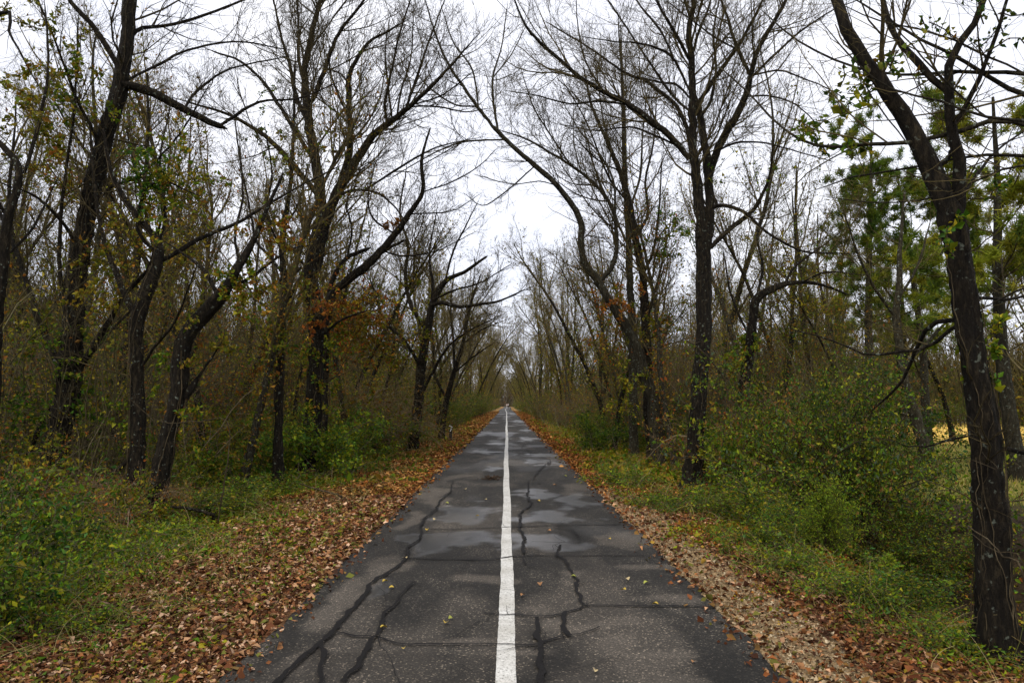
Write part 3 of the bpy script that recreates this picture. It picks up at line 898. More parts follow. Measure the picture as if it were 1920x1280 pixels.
def traced_tree(name, label, cat, d0, trunk, limbs, seed, k=1.0, bark=None, twig=None, leaves=(), vines=(), near=False, base_sink=0.12, up=0.09, group=None, trunk_k=0.5, thick=0.85):
    rng = np.random.default_rng(seed)
    bark = bark or M_BARK; twig = twig or M_TWIG
    lines = []      # (px, py, depth) arrays for joining limbs to what they grow from

    def to3(pts, dd, d_start):
        n_ = len(pts)
        s_ = np.linspace(0, 1, n_)
        dep = d_start + dd * s_ ** 1.2
        return np.array([at_depth(p[0], p[1], dep[i]) for i, p in enumerate(pts)]), dep
    W, dep = to3(trunk, 0.0, d0)
    base = W[0].copy()
    gz = float(ground_h(base[0], base[1]))
    wid = np.array([p[2] for p in trunk], float) * thick
    rr = wid / 2 / FPX * dep
    # carry the trunk down to the ground
    if base[2] > gz - 0.05:
        W = np.vstack([[base[0], base[1], gz - base_sink], W]) if base[2] > gz + 0.02 else W
        if len(W) > len(rr): rr = np.concatenate([[rr[0] * 1.25], rr])
    W[0, 2] = min(W[0, 2], gz - base_sink)
    root_loc = np.array([W[0, 0], W[0, 1], gz])
    lines.append((np.array([[p[0], p[1]] for p in trunk], float), dep))
    n_tr = max(24, int(np.linalg.norm(np.diff(W, axis=0), axis=1).sum() / 0.12))
    if near: n_tr = int(n_tr * 2.2)
    TR = resample(run_out(np.hstack([W, rr[:, None]]), .25, 3.0), n_tr)
    TR[:, :3] += rng.normal(size=(n_tr, 3)) * TR[:, 3:4] * (0.02 if near else 0.05)
    sway = np.cumsum(rng.normal(size=n_tr)) * (0.004 if near else 0.01)
    TR[:, 1] += sway - sway[0]
    root = empty(name, root_loc, label, cat, group)
    ta = Acc()
    ra = TR[:, 3].copy()
    hgt = TR[:, 2] - gz
    ra *= 1 + 0.45 * np.exp(-np.clip(hgt, 0, 9) / 0.18)
    nsd = 26 if near else 14
    ta.tubes(TR[None, :, :3] - root_loc, ra[None], nsd, cap=True, flare=knobbly(rng, nsd, n_tr, .15))
    link('trunk', ta.mesh('trunk', [bark], True), root)
    PB, RB = [], []
    for spec in limbs:
        pts, w0, w1 = spec[:3]
        dd = spec[3] if len(spec) > 3 else rng.uniform(-0.11, 0.11) * d0
        q = np.array(pts[0], float)
        best = None
        for (pp, dp) in lines:
            # nearest on segments
            for i in range(len(pp) - 1):
                ab = pp[i + 1] - pp[i]; t = np.clip(((q - pp[i]) @ ab) / max(ab @ ab, 1e-9), 0, 1)
                ds = np.linalg.norm(pp[i] + ab * t - q)
                if best is None or ds < best[0]: best = (ds, dp[i] + (dp[i + 1] - dp[i]) * t)
        W3, dp = to3(pts, dd, best[1])
        lines.append((np.array(pts, float), dp))
        n_ = 16
        LL = np.linalg.norm(np.diff(W3, axis=0), axis=1).sum()
        n_ = int(np.clip(LL / 0.14, 12, 40))
        r_ = np.linspace(w0, w1, len(pts)) / 2 / FPX * dp * min(1, thick * 1.03)
        r_[0] *= .72
        RS = resample(run_out(np.hstack([W3, r_[:, None]]), .22, 26 if w1 < 12 and w0 / w1 > 1.6 else 2), n_)
        RS[1:, :3] += rng.normal(size=(n_ - 1, 3)) * np.clip(RS[1:, 3:4] * 0.14, 0.003, 0.012)
        la = Acc()
        la.tubes(RS[None, :, :3] - root_loc, RS[None, :, 3], 8, cap=True, flare=knobbly(rng, 8, n_, .08))
        link('limb', la.mesh('limb', [bark], True), root)
        PB.append(resample_batch(RS[None, :, :3], 16)); RB.append(resample_r(RS[None, :, 3], 16))
    ca = Acc()
    if PB:
        P = np.concatenate(PB) - root_loc; R = np.concatenate(RB)
    else:
        P = resample_batch(TR[None, n_tr // 3:, :3], 16) - root_loc; R = resample_r(TR[None, n_tr // 3:, 3], 16)
    k = k * 1.04
    lv = crown_levels(ca, P, R, rng, k, near, up, rm=max(.0014, .00023 * d0))
    # a few shoots straight from the trunk
    half = TR[int(n_tr * 0.25):]
    TP = resample_batch(half[None, :, :3], 16) - root_loc; TRR = resample_r(half[None, :, 3], 16)
    s1, q1 = spawn(TP, TRR, trunk_k * 3.0 * k, rng, (35, 80), (0.1, 0.3), 7, .16, .06, .02, .22, maxlen=2.0, minlen=.4)
    ca.tubes(s1, q1, 4)
    s2, q2 = spawn(s1, q1, 3 * k, rng, (25, 60), (.3, .6), 5, .18, .04, .1, .6, maxlen=.9, minlen=.2)
    ca.tubes(s2, q2, 3)
    s3, q3 = spawn(s2, q2, 3.5 * k, rng, (25, 60), (.3, .6), 4, .18, .04, .1, .6, maxlen=.5, minlen=.15)
    ca.tubes(s3, q3, 3)
    link('crown', ca.mesh('crown', [twig]), root)
    allt = [l for l in lv[1:4] if len(l)] + [s2]
    for (px, py, r_px, n_, pal, size) in leaves:
        c = None
        best = None
        for (pp, dp) in lines:
            dist = np.linalg.norm(pp - G([px, py]), axis=1); i = dist.argmin()
            if best is None or dist[i] < best[0]: best = (dist[i], dp[i])
        c = at_depth(px, py, best[1])
        rm = r_px / FPX * best[1]
        la = Acc()
        # leaf sprays hang on short creeper stems inside the clump
        m_ = max(6, n_ // 40)
        st = rng.normal(size=(m_, 3)) * rm * G([.5, .5, .5]) + c - root_loc
        PP = np.empty((m_, 6, 3)); PP[:, 0] = st
        dd_ = norm(rng.normal(size=(m_, 3)))
        for q_ in range(1, 6):
            dd_ = norm(dd_ + rng.normal(size=(m_, 3)) * .35 + G([0, 0, -.12])); PP[:, q_] = PP[:, q_ - 1] + dd_ * rm * .22
        la.leaves(along(PP, n_, rng, rm * .06), size, rng, pal, aspect=.6)
        fo = link('foliage', la.mesh('foliage', [M_LEAF]), root)
        sa = Acc(); sa.tubes(PP, np.full(PP.shape[:2], 0.004 + rm * .004), 3)
        link('creeper', sa.mesh('creeper', [M_VINE]), fo)
    if vines:
        va = Acc()
        n_v, h_max = vines
        for _ in range(n_v):
            ph, tw = rng.uniform(0, 6.28), rng.uniform(-.35, .35)
            i0 = 0; i1 = int(n_tr * rng.uniform(.45, .98) * h_max)
            seg = TR[i0:i1]
            s_ = np.linspace(0, 1, len(seg))
            aa = ph + tw * s_ * 6 + np.cumsum(rng.normal(size=len(seg)) * .1)
            rr_ = seg[:, 3] * rng.uniform(1.0, 1.25) + 0.004 + 0.014 * np.abs(np.cumsum(rng.normal(size=len(seg)) * .12))
            P_ = seg[:, :3] + np.stack([np.cos(aa) * rr_, np.sin(aa) * rr_, 0 * aa], 1)
            P_[0, 2] = gz - .05
            va.tubes(P_[None] - root_loc, np.full((1, len(seg)), rng.uniform(.0008, .0028) * (1 + d0 / 8)), 5)
        link('vine', va.mesh('vine', [M_VINE], True), root)
    return root


def build_hero_trees():
    tt = traced_tree
    tt('bare_tree', 'tall dark bare tree with thick tilted trunk and long limb bent over the left verge', 'tree', 11.5,
       [(85, 945, 66), (100, 850, 56), (128, 720, 52), (135, 600, 46), (148, 470, 42), (165, 380, 40), (190, 270, 37), (215, 190, 36), (232, 100, 31), (240, 0, 28), (250, -150, 20), (255, -330, 9)],
       [([(228, 158), (265, 165), (310, 185), (345, 205), (385, 225), (415, 237)], 24, 14, .8),
        ([(412, 236), (440, 218), (490, 190), (560, 185), (620, 160)], 9, 3, .5),
        ([(235, 155), (205, 95), (170, 45), (130, 0), (100, -60)], 15, 8, -.6),
        ([(240, 80), (262, 55), (330, 45), (420, 15), (500, -20)], 11, 4, 1.2),
        ([(345, 205), (370, 170), (430, 130), (520, 110)], 8, 3, 1),
        ([(240, 150), (300, 120), (350, 95), (440, 78), (520, 90)], 8, 3, 1.6),
        ([(150, 690), (175, 650), (205, 600), (235, 550), (280, 500), (300, 420)], 17, 5, -.8),
        ([(132, 640), (115, 540), (112, 440), (122, 330), (140, 200), (146, 60)], 11, 4, -.7),
        ([(128, 720), (90, 640), (60, 560), (30, 470), (0, 400)], 17, 7, .9),
        ([(148, 470), (120, 420), (70, 370), (20, 350)], 10, 4, -1.2),
        ([(190, 270), (150, 200), (120, 120), (80, 20)], 9, 4, -1.2),
        ([(160, 400), (210, 350), (260, 330), (330, 260), (380, 180)], 8, 3, -1.0)], 101, 1.1, thick=.8,
       leaves=[(120, 150, 55, 700, PAL_OLIVE + PAL_GREEN, .07), (60, 250, 60, 600, PAL_OLIVE, .07), (150, 630, 45, 350, PAL_GREEN, .06), (90, 40, 50, 300, PAL_OLIVE, .06), (100, 760, 60, 700, PAL_GREEN, .07), (110, 330, 50, 420, PAL_OLIVE + PAL_RUST[:2], .06), (175, 480, 45, 350, PAL_OLIVE, .06), (60, 620, 55, 400, PAL_OLIVE + PAL_GREEN, .06)], vines=(9, 1.0))
    tt('bare_tree', 'slim leafless tree off the left frame edge with an arm reaching in high', 'tree', 9.0,
       [(-30, 960, 34), (-8, 700, 28), (11, 480, 22), (25, 400, 19), (45, 325, 15), (20, 285, 12), (-30, 230, 10), (-60, 130, 8), (-50, 20, 6)],
       [([(-55, 60), (-20, 40), (14, 18), (19, 40), (17, 62), (34, 90), (50, 122), (67, 152)], 9, 3, -.4), ([(45, 325), (60, 280), (80, 200), (90, 120), (85, 30)], 9, 4, .5),
        ([(11, 480), (60, 430), (100, 350)], 8, 3, .5), ([(20, 420), (-20, 350), (-60, 300)], 10, 5, -.6)], 102, 1.0, vines=(3, .8),
       leaves=[(20, 150, 60, 350, PAL_OLIVE, .06)])
    tt('bare_tree', 'gnarled dark tree with a kinked trunk just right of the thick tilted tree', 'tree', 10.5,
       [(248, 975, 46), (255, 900, 36), (259, 800, 30), (259, 700, 28), (262, 610, 28), (283, 540, 27), (300, 490, 23), (298, 455, 17), (270, 420, 14), (240, 380, 12), (215, 330, 9), (200, 250, 5)],
       [([(300, 490), (330, 475), (360, 455), (400, 437), (450, 415), (500, 385), (560, 350), (620, 320)], 12, 3, 1.2),
        ([(262, 610), (245, 575), (225, 530), (205, 480), (190, 430), (178, 350), (170, 260)], 15, 5, .5),
        ([(290, 470), (262, 440), (258, 400), (280, 350), (310, 340), (345, 355)], 9, 4, -.5),
        ([(259, 700), (290, 650), (330, 600), (360, 520)], 8, 3, -.9),
        ([(298, 455), (310, 400), (300, 300), (320, 200)], 8, 3, .8),
        ([(255, 850), (220, 880), (190, 900), (175, 930)], 10, 6, -.6)], 103, 1.1,
       leaves=[(330, 345, 60, 1100, PAL_GREEN + PAL_OLIVE, .06), (270, 320, 45, 600, PAL_GREEN + PAL_BRIGHT, .06), (235, 790, 38, 300, PAL_GREEN, .05), (310, 690, 35, 220, PAL_GREEN, .05), (230, 460, 50, 450, PAL_OLIVE, .06), (180, 560, 45, 320, PAL_OLIVE, .06)], vines=(7, 1.0))
    tt('broken_tree', 'bent broken tree with snapped stub leaning right among the left woods', 'tree', 10.0,
       [(285, 975, 44), (300, 910, 37), (318, 815, 35), (335, 740, 36), (340, 650, 35), (365, 605, 35), (400, 570, 34), (425, 540, 25), (450, 496, 18), (475, 455, 14), (500, 400, 9), (530, 330, 5)],
       [([(346, 745), (360, 725), (374, 704)], 26, 7, .05), ([(412, 560), (385, 510), (350, 480), (320, 460)], 11, 3, .6), ([(420, 545), (470, 520), (540, 470), (580, 460)], 9, 2, .8),
        ([(450, 496), (440, 440), (455, 370), (450, 300)], 8, 3, .4)], 104, 1.0,
       leaves=[(440, 520, 38, 380, PAL_GREEN + PAL_OLIVE, .06), (500, 440, 42, 380, PAL_RUST + PAL_OLIVE, .06), (400, 620, 40, 200, PAL_OLIVE, .06), (460, 560, 50, 500, PAL_RUST[:3] + PAL_OLIVE, .06), (350, 800, 35, 250, PAL_GREEN + PAL_OLIVE, .055)], vines=(5, .8))
    tt('bare_tree', 'thin upright tree standing between the broken tree and the forked roadside tree', 'tree', 14.0,
       [(521, 905, 24), (521, 800, 19), (522, 700, 18), (528, 600, 16), (530, 520, 16), (527, 440, 13), (540, 350, 10), (545, 250, 7), (550, 120, 4)],
       [([(530, 522), (550, 515), (562, 503)], 8, 6, .1), ([(528, 510), (505, 480), (480, 450), (470, 400), (450, 300), (440, 220)], 7, 3, .8), ([(530, 430), (560, 380), (575, 320)], 6, 3, .6),
        ([(528, 470), (500, 400), (510, 330), (500, 260)], 6, 3, -.6)], 105, 1.1,
       leaves=[(540, 560, 50, 500, PAL_OLIVE, .07), (520, 650, 50, 500, PAL_OLIVE + PAL_GREEN, .07)], vines=(4, .8))
    tt('forked_tree', 'tall forked bare tree with spreading fan of branches left of the path', 'tree', 16.0,
       [(575, 885, 46), (585, 800, 38), (590, 720, 35), (592, 640, 33), (585, 560, 34), (582, 515, 35), (592, 470, 35), (602, 425, 37), (611, 402, 34)],
       [([(603, 410), (600, 356), (592, 300), (580, 245), (575, 190), (572, 130), (585, 60), (600, 0), (615, -90)], 28, 7, .4),
        ([(578, 230), (555, 180), (545, 130), (530, 80), (515, 10)], 12, 4, 1.2),
        ([(576, 190), (590, 180), (619, 101), (637, 60), (675, 11), (710, -40)], 12, 4, -1),
        ([(576, 180), (560, 110), (560, 50), (555, -20)], 9, 4, .4),
        ([(612, 402), (641, 337), (656, 281), (656, 225), (654, 150), (665, 120), (690, 80), (725, 60)], 19, 5, -.8),
        ([(656, 225), (640, 190), (620, 140), (618, 110)], 6, 3, -.5), ([(655, 160), (640, 140), (622, 132)], 5, 3, .3),
        ([(625, 385), (655, 322), (679, 285), (705, 247), (742, 221), (768, 200), (800, 170), (840, 130), (870, 95)], 22, 4, -1.6),
        ([(725, 228), (722, 190), (735, 130), (750, 60), (770, 0)], 8, 3, -.6), ([(760, 205), (780, 150), (800, 90), (830, 10)], 8, 3, .8),
        ([(768, 200), (820, 200), (870, 210), (905, 205)], 5, 2, -.8), ([(745, 218), (752, 170), (770, 110), (775, 40)], 6, 2, 1), ([(770, 198), (830, 178), (880, 140)], 5, 2, -.8),
        ([(735, 222), (728, 165), (722, 100), (730, 40)], 6, 2, .2),
        ([(597, 368), (560, 322), (521, 277), (480, 243), (430, 215), (380, 200)], 15, 5, -.8),
        ([(592, 305), (550, 240), (525, 200), (490, 150), (450, 115), (410, 100)], 11, 4, 1.0),
        ([(630, 375), (649, 360), (679, 356), (712, 364), (742, 390), (757, 412)], 7, 3, -1),
        ([(684, 356), (742, 319), (799, 285), (840, 270), (880, 262)], 6, 2, -1),
        ([(582, 515), (550, 470), (520, 440), (500, 400)], 8, 3, -.9),
        ([(592, 640), (640, 600), (680, 585)], 8, 3, -.9)], 106, 1.35, twig=M_TWIG,
       leaves=[(530, 290, 30, 260, PAL_BRIGHT + PAL_GREEN, .06), (575, 270, 26, 240, PAL_BRIGHT + PAL_GREEN, .06), (515, 165, 28, 160, PAL_GREEN, .06), (600, 600, 35, 350, PAL_RUST, .08), (592, 730, 40, 600, PAL_OLIVE + PAL_GREEN, .07), (590, 660, 34, 450, PAL_OLIVE + PAL_GREEN, .07), (588, 530, 26, 260, PAL_RUST + PAL_OLIVE, .07), (480, 245, 30, 200, PAL_GREEN + PAL_OLIVE, .06)], vines=(3, .7))
    tt('leaning_tree', 'dark tree leaning right in the rusty vine tangle behind the forked tree', 'tree', 18.5,
       [(602, 868, 26), (606, 780, 24), (610, 690, 24), (612, 610, 24), (625, 552, 24), (655, 525, 24), (700, 487, 23), (742, 440, 18), (769, 401, 15), (793, 360, 12), (791, 300, 9), (806, 244, 5)],
       [([(613, 590), (622, 530), (646, 487), (668, 475), (690, 466)], 15, 10, .4), ([(700, 487), (730, 465), (757, 452)], 11, 7, -.2),
        ([(793, 360), (850, 340), (900, 310), (925, 285)], 5, 2, -.6), ([(791, 310), (840, 282), (875, 262)], 4, 2, -.8), ([(742, 440), (700, 410), (690, 370), (700, 320)], 7, 3, .8),
        ([(769, 401), (800, 400), (850, 395), (890, 370)], 5, 2, -.8), ([(650, 485), (660, 430), (650, 380), (670, 330)], 7, 3, .6), ([(715, 470), (760, 480), (820, 470), (880, 440)], 6, 2, -1)], 107, 1.2, thick=.66,
       leaves=[(650, 575, 60, 1500, PAL_RUST + PAL_YELLOW[:1] + PAL_OLIVE[:2], .085), (690, 620, 60, 1500, PAL_RUST + PAL_OLIVE, .085), (630, 650, 50, 900, PAL_RUST + PAL_GREEN, .08), (737, 420, 14, 260, PAL_RUST[:2], .07)], vines=(4, .7))
    tt('bare_tree', 'dark multi limbed tree whose long arm arches low over the left path edge', 'tree', 24.0,
       [(772, 845, 24), (783, 760, 21), (789, 690, 20), (800, 620, 18), (812, 562, 15), (835, 525, 11), (871, 507, 8), (909, 481, 5)],
       [([(809, 572), (830, 568), (860, 575), (897, 571), (935, 564), (975, 547)], 11, 3, -1.5), ([(800, 620), (770, 570), (760, 520), (765, 460), (750, 400), (760, 330)], 11, 3, 1), ([(802, 610), (812, 540), (805, 480), (818, 400)], 9, 2, .8),
        ([(790, 690), (760, 640), (720, 600), (700, 540)], 9, 3, -.8), ([(835, 525), (850, 470), (870, 430), (890, 390)], 6, 2, -1), ([(812, 562), (850, 545), (900, 530), (950, 500)], 6, 2, -1.5),
        ([(785, 750), (810, 700), (840, 650), (880, 620), (920, 600)], 8, 2, -1)], 108, 1.2, twig=M_TWIG, leaves=[(780, 560, 50, 420, PAL_OLIVE, .09), (800, 650, 50, 500, PAL_OLIVE + PAL_RUST[:2], .09)])
    tt('bare_tree', 'thin dark tree tilting right beside the numbered marker post', 'tree', 31.0,
       [(828, 812, 13), (838, 750, 12), (852, 695, 10), (868, 645, 8), (880, 580, 6), (900, 520, 3)],
       [([(838, 750), (815, 700), (812, 640), (800, 580)], 8, 3, 1), ([(852, 695), (850, 640), (845, 580), (850, 520)], 7, 3, 1), ([(868, 645), (900, 620), (935, 605)], 5, 2, -1), ([(850, 700), (885, 670), (915, 650)], 5, 2, -1)], 109, 1.1, twig=M_TWIG_PALE)
    # right side
    tt('vine_tree', 'large vine covered tree at the right edge with a leaning double trunk', 'tree', 4.7,
       [(1868, 1235, 98), (1861, 1150, 76), (1858, 1050, 70), (1855, 950, 68), (1850, 860, 64), (1838, 760, 58), (1822, 660, 54), (1805, 540, 54), (1795, 460, 56), (1782, 405, 54)],
       [([(1786, 425), (1764, 352), (1735, 290), (1700, 230), (1660, 165), (1620, 110), (1590, 60), (1570, 0), (1545, -110), (1540, -220)], 50, 18, .3),
        ([(1792, 430), (1797, 350), (1788, 250), (1780, 180), (1788, 100), (1830, 40), (1865, -70)], 32, 12, -.3),
        ([(1781, 175), (1735, 130), (1700, 95), (1670, 45), (1655, 0), (1635, -70)], 20, 9, .4),
        ([(1786, 240), (1820, 180), (1850, 110), (1880, 30), (1900, -60)], 13, 6, -.3),
        ([(1745, 320), (1775, 300), (1785, 280)], 12, 10, 0),
        ([(1815, 600), (1780, 620), (1742, 650), (1682, 661), (1630, 665), (1570, 642), (1495, 620)], 11, 2.5, .8),
        ([(1818, 615), (1780, 598), (1739, 616), (1720, 650), (1690, 717), (1655, 750)], 14, 5, 1.0),
        ([(1835, 815), (1787, 822), (1750, 834), (1712, 837), (1679, 828)], 6, 2, .3),
        ([(1850, 835), (1890, 842), (1940, 850), (2000, 830)], 12, 6, -.2),
        ([(1805, 555), (1850, 560), (1920, 555), (1990, 520)], 10, 4, .5),
        ([(1780, 400), (1830, 330), (1870, 280), (1930, 240)], 9, 4, .6)], 201, 1.2, near=True, base_sink=.2, thick=.78, twig=M_TWIG,
       leaves=[(1840, 690, 22, 130, PAL_BRIGHT + PAL_GREEN, .05), (1855, 640, 26, 120, PAL_GREEN, .045), (1845, 740, 12, 20, PAL_BRIGHT[2:4], .045), (1740, 100, 60, 90, PAL_OLIVE + PAL_GREEN, .045), (1880, 600, 40, 90, PAL_YELLOW, .04), (1890, 310, 60, 120, PAL_YELLOW + PAL_GREEN, .04),
               (1775, 430, 50, 120, PAL_GREEN + PAL_YELLOW, .04)], vines=(12, 1.0))
    tt('overhanging_tree', 'tree outside the right frame edge whose long arched boughs droop into view', 'tree', 4.3,
       [(2130, 1300, 90), (2110, 1000, 80), (2090, 700, 70), (2070, 450, 62), (2060, 330, 56), (2070, 200, 48), (2090, 50, 36), (2100, -150, 22)],
       [([(2062, 330), (1990, 260), (1920, 233), (1865, 225), (1800, 247), (1700, 268), (1625, 270), (1560, 276), (1500, 264), (1440, 215), (1395, 165), (1350, 128)], 15, 2.5, 1.2),
        ([(2066, 260), (1990, 195), (1920, 178), (1880, 160), (1790, 105), (1700, 60), (1620, 10)], 16, 4, .6),
        ([(2070, 200), (1990, 150), (1920, 138), (1860, 136), (1780, 135), (1700, 141), (1600, 125), (1500, 80), (1440, 30)], 12, 3, .8),
        ([(2062, 345), (1990, 300), (1920, 292), (1850, 290), (1780, 300), (1700, 316), (1600, 332), (1540, 352)], 11, 2.5, 1.0),
        ([(1920, 138), (1830, 95), (1740, 60), (1650, 40), (1580, 10)], 6, 2, .3),
        ([(2066, 300), (1990, 235), (1900, 225), (1840, 215), (1760, 190), (1660, 160), (1590, 100), (1540, 40)], 9, 2, .3),
        ([(2060, 400), (1980, 330), (1920, 305), (1840, 335), (1740, 372), (1640, 380), (1560, 370)], 8, 2, .7),
        ([(1700, 268), (1640, 190), (1610, 130), (1600, 60)], 4, 2, .4), ([(1860, 226), (1780, 160), (1700, 75), (1650, 10)], 5, 2, -.2),
        ([(2075, 560), (1990, 520), (1920, 540), (1860, 570)], 8, 3, .5)], 202, .95, near=True, twig=M_TWIG_PALE, bark=M_BARK_GREY,
       leaves=[(1560, 215, 50, 190, PAL_YELLOW + PAL_GREEN + PAL_DARK, .05), (1520, 250, 38, 90, PAL_YELLOW + PAL_GREEN, .05), (1600, 170, 40, 80, PAL_DARK + PAL_YELLOW, .045), (1660, 130, 40, 40, PAL_DARK, .05), (1850, 60, 80, 90, PAL_DARK, .04)])
    tt('forked_tree', 'tall straight dark tree splitting into twin stems right of the path', 'tree', 13.6,
       [(1300, 905, 50), (1303, 850, 38), (1308, 780, 35), (1314, 700, 33), (1320, 620, 33), (1320, 550, 33), (1321, 480, 33), (1321, 432, 38)],
       [([(1314, 445), (1311, 380), (1305, 320), (1298, 270), (1298, 200), (1297, 120), (1292, 60), (1300, 10), (1302, -90)], 26, 8, .2),
        ([(1330, 445), (1331, 370), (1326, 310), (1319, 250), (1313, 215), (1307, 188)], 22, 12, .25),
        ([(1308, 195), (1335, 155), (1360, 120), (1385, 85), (1410, 40), (1430, 0), (1450, -60)], 11, 4, -.7), ([(1317, 215), (1332, 190), (1342, 130), (1338, 60), (1350, -10)], 8, 3, .7),
        ([(1330, 335), (1346, 277), (1372, 232), (1391, 199), (1406, 157), (1407, 139), (1421, 94), (1447, 49), (1474, 0), (1495, -60)], 19, 6, -.8),
        ([(1406, 142), (1390, 108), (1376, 75), (1365, 37), (1352, 0), (1340, -60)], 10, 4, .6), ([(1409, 145), (1450, 105), (1500, 60), (1560, 20), (1610, 0)], 7, 2, -.8),
        ([(1407, 143), (1460, 132), (1500, 145), (1550, 165), (1600, 195)], 5, 2, -.7), ([(1403, 181), (1440, 180), (1490, 195), (1540, 240)], 5, 2, .8), ([(1385, 95), (1340, 70), (1300, 40), (1260, 10)], 5, 2, -.7),
        ([(1293, 298), (1260, 259), (1222, 229), (1177, 195), (1132, 172), (1084, 142), (1054, 116), (1016, 82), (986, 49), (965, 0)], 16, 4, -1.2),
        ([(1275, 275), (1230, 255), (1180, 238), (1120, 245), (1060, 235)], 6, 2, .8), ([(1177, 196), (1120, 190), (1070, 195), (1010, 180), (960, 172)], 6, 2, -1),
        ([(1132, 172), (1100, 120), (1085, 60), (1080, 0)], 5, 2, .5),
        ([(1295, 262), (1280, 220), (1260, 190), (1222, 160), (1207, 148), (1185, 143), (1147, 120), (1102, 88), (1042, 52)], 10, 3, 1.2),
        ([(1294, 185), (1270, 160), (1240, 155), (1207, 148)], 6, 4, .6), ([(1293, 170), (1262, 110), (1230, 90), (1190, 80), (1150, 78), (1100, 70)], 7, 2, -1), ([(1294, 115), (1270, 70), (1240, 20), (1215, -40)], 9, 4, -.8),
        ([(1296, 110), (1310, 60), (1330, 10), (1340, -50)], 8, 3, .8), ([(1265, 115), (1240, 60), (1200, 10), (1170, -40)], 6, 3, .5), ([(1295, 210), (1262, 180), (1220, 120), (1180, 60), (1140, 0)], 7, 3, .9),
        ([(1332, 465), (1372, 426), (1410, 397), (1432, 360), (1444, 322), (1450, 275)], 13, 3, -.8),
        ([(1330, 395), (1345, 385), (1370, 388), (1402, 402), (1430, 430), (1470, 455), (1510, 472), (1570, 475)], 10, 3, -1), ([(1343, 284), (1380, 268), (1430, 268), (1480, 280), (1550, 300)], 6, 2, .8),
        ([(1322, 345), (1338, 370), (1345, 385)], 8, 8, -.1)], 203, 1.35, bark=M_BARK, twig=M_TWIG,
       leaves=[(1400, 310, 35, 90, PAL_YELLOW + PAL_GREEN, .05), (1330, 330, 22, 60, PAL_YELLOW + PAL_GREEN, .05), (1310, 860, 38, 450, PAL_YELLOW + PAL_OLIVE, .055), (1316, 780, 30, 260, PAL_GREEN + PAL_OLIVE, .055)], vines=(3, .5))
    tt('crooked_tree', 'grey tree with snaking trunk bowing left across the sky over the path', 'tree', 18.5,
       [(1235, 885, 36), (1230, 800, 31), (1222, 740, 29), (1205, 690, 25), (1190, 640, 21), (1167, 600, 20), (1141, 560, 19), (1120, 525, 17), (1098, 495, 16), (1090, 460, 14), (1090, 420, 13), (1072, 385, 13), (1040, 345, 12), (1000, 310, 11), (960, 275, 10), (930, 245, 9)],
       [([(930, 245), (895, 200), (860, 150), (835, 110), (815, 60), (800, 10)], 9, 3, -1), ([(935, 250), (925, 190), (925, 140), (940, 90), (950, 20)], 7, 2, 1), ([(945, 262), (880, 265), (840, 275), (790, 300), (740, 330)], 5, 2, -1),
        ([(1002, 312), (960, 350), (920, 380), (900, 385), (880, 370)], 4, 1.5, -.6), ([(897, 200), (885, 130), (850, 80), (830, 20)], 5, 2, .8), ([(895, 200), (850, 195), (800, 160), (770, 120)], 5, 2, .6),
        ([(1124, 528), (1148, 500), (1156, 460), (1154, 410), (1140, 375), (1110, 340), (1070, 310), (1030, 285), (990, 262), (955, 250)], 12, 3, .7),
        ([(1154, 400), (1150, 340), (1125, 290), (1090, 250), (1060, 200)], 6, 2, 1), ([(1070, 310), (1030, 250), (1000, 200), (980, 140)], 5, 2, -.8), ([(1040, 347), (1010, 340), (960, 345), (900, 330)], 3, 1.5, .8),
        ([(925, 145), (960, 100), (990, 40)], 4, 1.5, .7)], 204, 1.15, bark=M_BARK_GREY, twig=M_TWIG, leaves=[(1150, 560, 38, 380, PAL_RUST, .08), (1190, 720, 45, 380, PAL_YELLOW + PAL_OLIVE, .08)], vines=(2, .5))
    tt('bare_tree', 'slender tree with long ascending stems right behind the crooked grey tree', 'tree', 19.5,
       [(1225, 872, 26), (1216, 760, 22), (1212, 650, 20), (1208, 580, 19), (1204, 520, 17), (1190, 450, 16), (1178, 380, 14), (1160, 320, 11), (1135, 260, 8), (1110, 200, 6), (1095, 130, 3)],
       [([(1176, 375), (1170, 300), (1168, 220), (1165, 140), (1160, 50)], 10, 3, .8), ([(1204, 520), (1225, 470), (1235, 400), (1240, 320)], 8, 3, -.6), ([(1160, 320), (1120, 300), (1080, 260)], 5, 2, -.8),
        ([(1190, 450), (1215, 400), (1210, 340), (1225, 270), (1230, 200)], 8, 3, .8), ([(1178, 380), (1140, 330), (1100, 230), (1060, 160)], 6, 2, -.5)], 205, 1.2, twig=M_TWIG, leaves=[(1245, 440, 46, 900, PAL_BRIGHT + PAL_GREEN, .08), (1215, 600, 45, 380, PAL_OLIVE, .08)])
    tt('bare_tree', 'straight pale tree rising just left of the slender tree right of the path', 'tree', 21.5,
       [(1188, 868, 22), (1188, 700, 18), (1184, 560, 16), (1180, 450, 14), (1174, 350, 12), (1172, 250, 9), (1168, 150, 6), (1165, 50, 3)],
       [([(1182, 470), (1150, 400), (1120, 330), (1100, 260)], 7, 3, -.8), ([(1174, 350), (1150, 290), (1130, 220), (1120, 140)], 6, 2, .8), ([(1178, 400), (1200, 330), (1205, 250), (1215, 160)], 7, 2, .8),
        ([(1185, 600), (1160, 560), (1140, 500)], 6, 2, .5)], 206, 1.2, bark=M_BARK_GREY, twig=M_TWIG_PALE, leaves=[(1150, 640, 50, 520, PAL_RUST + PAL_OLIVE, .09)])
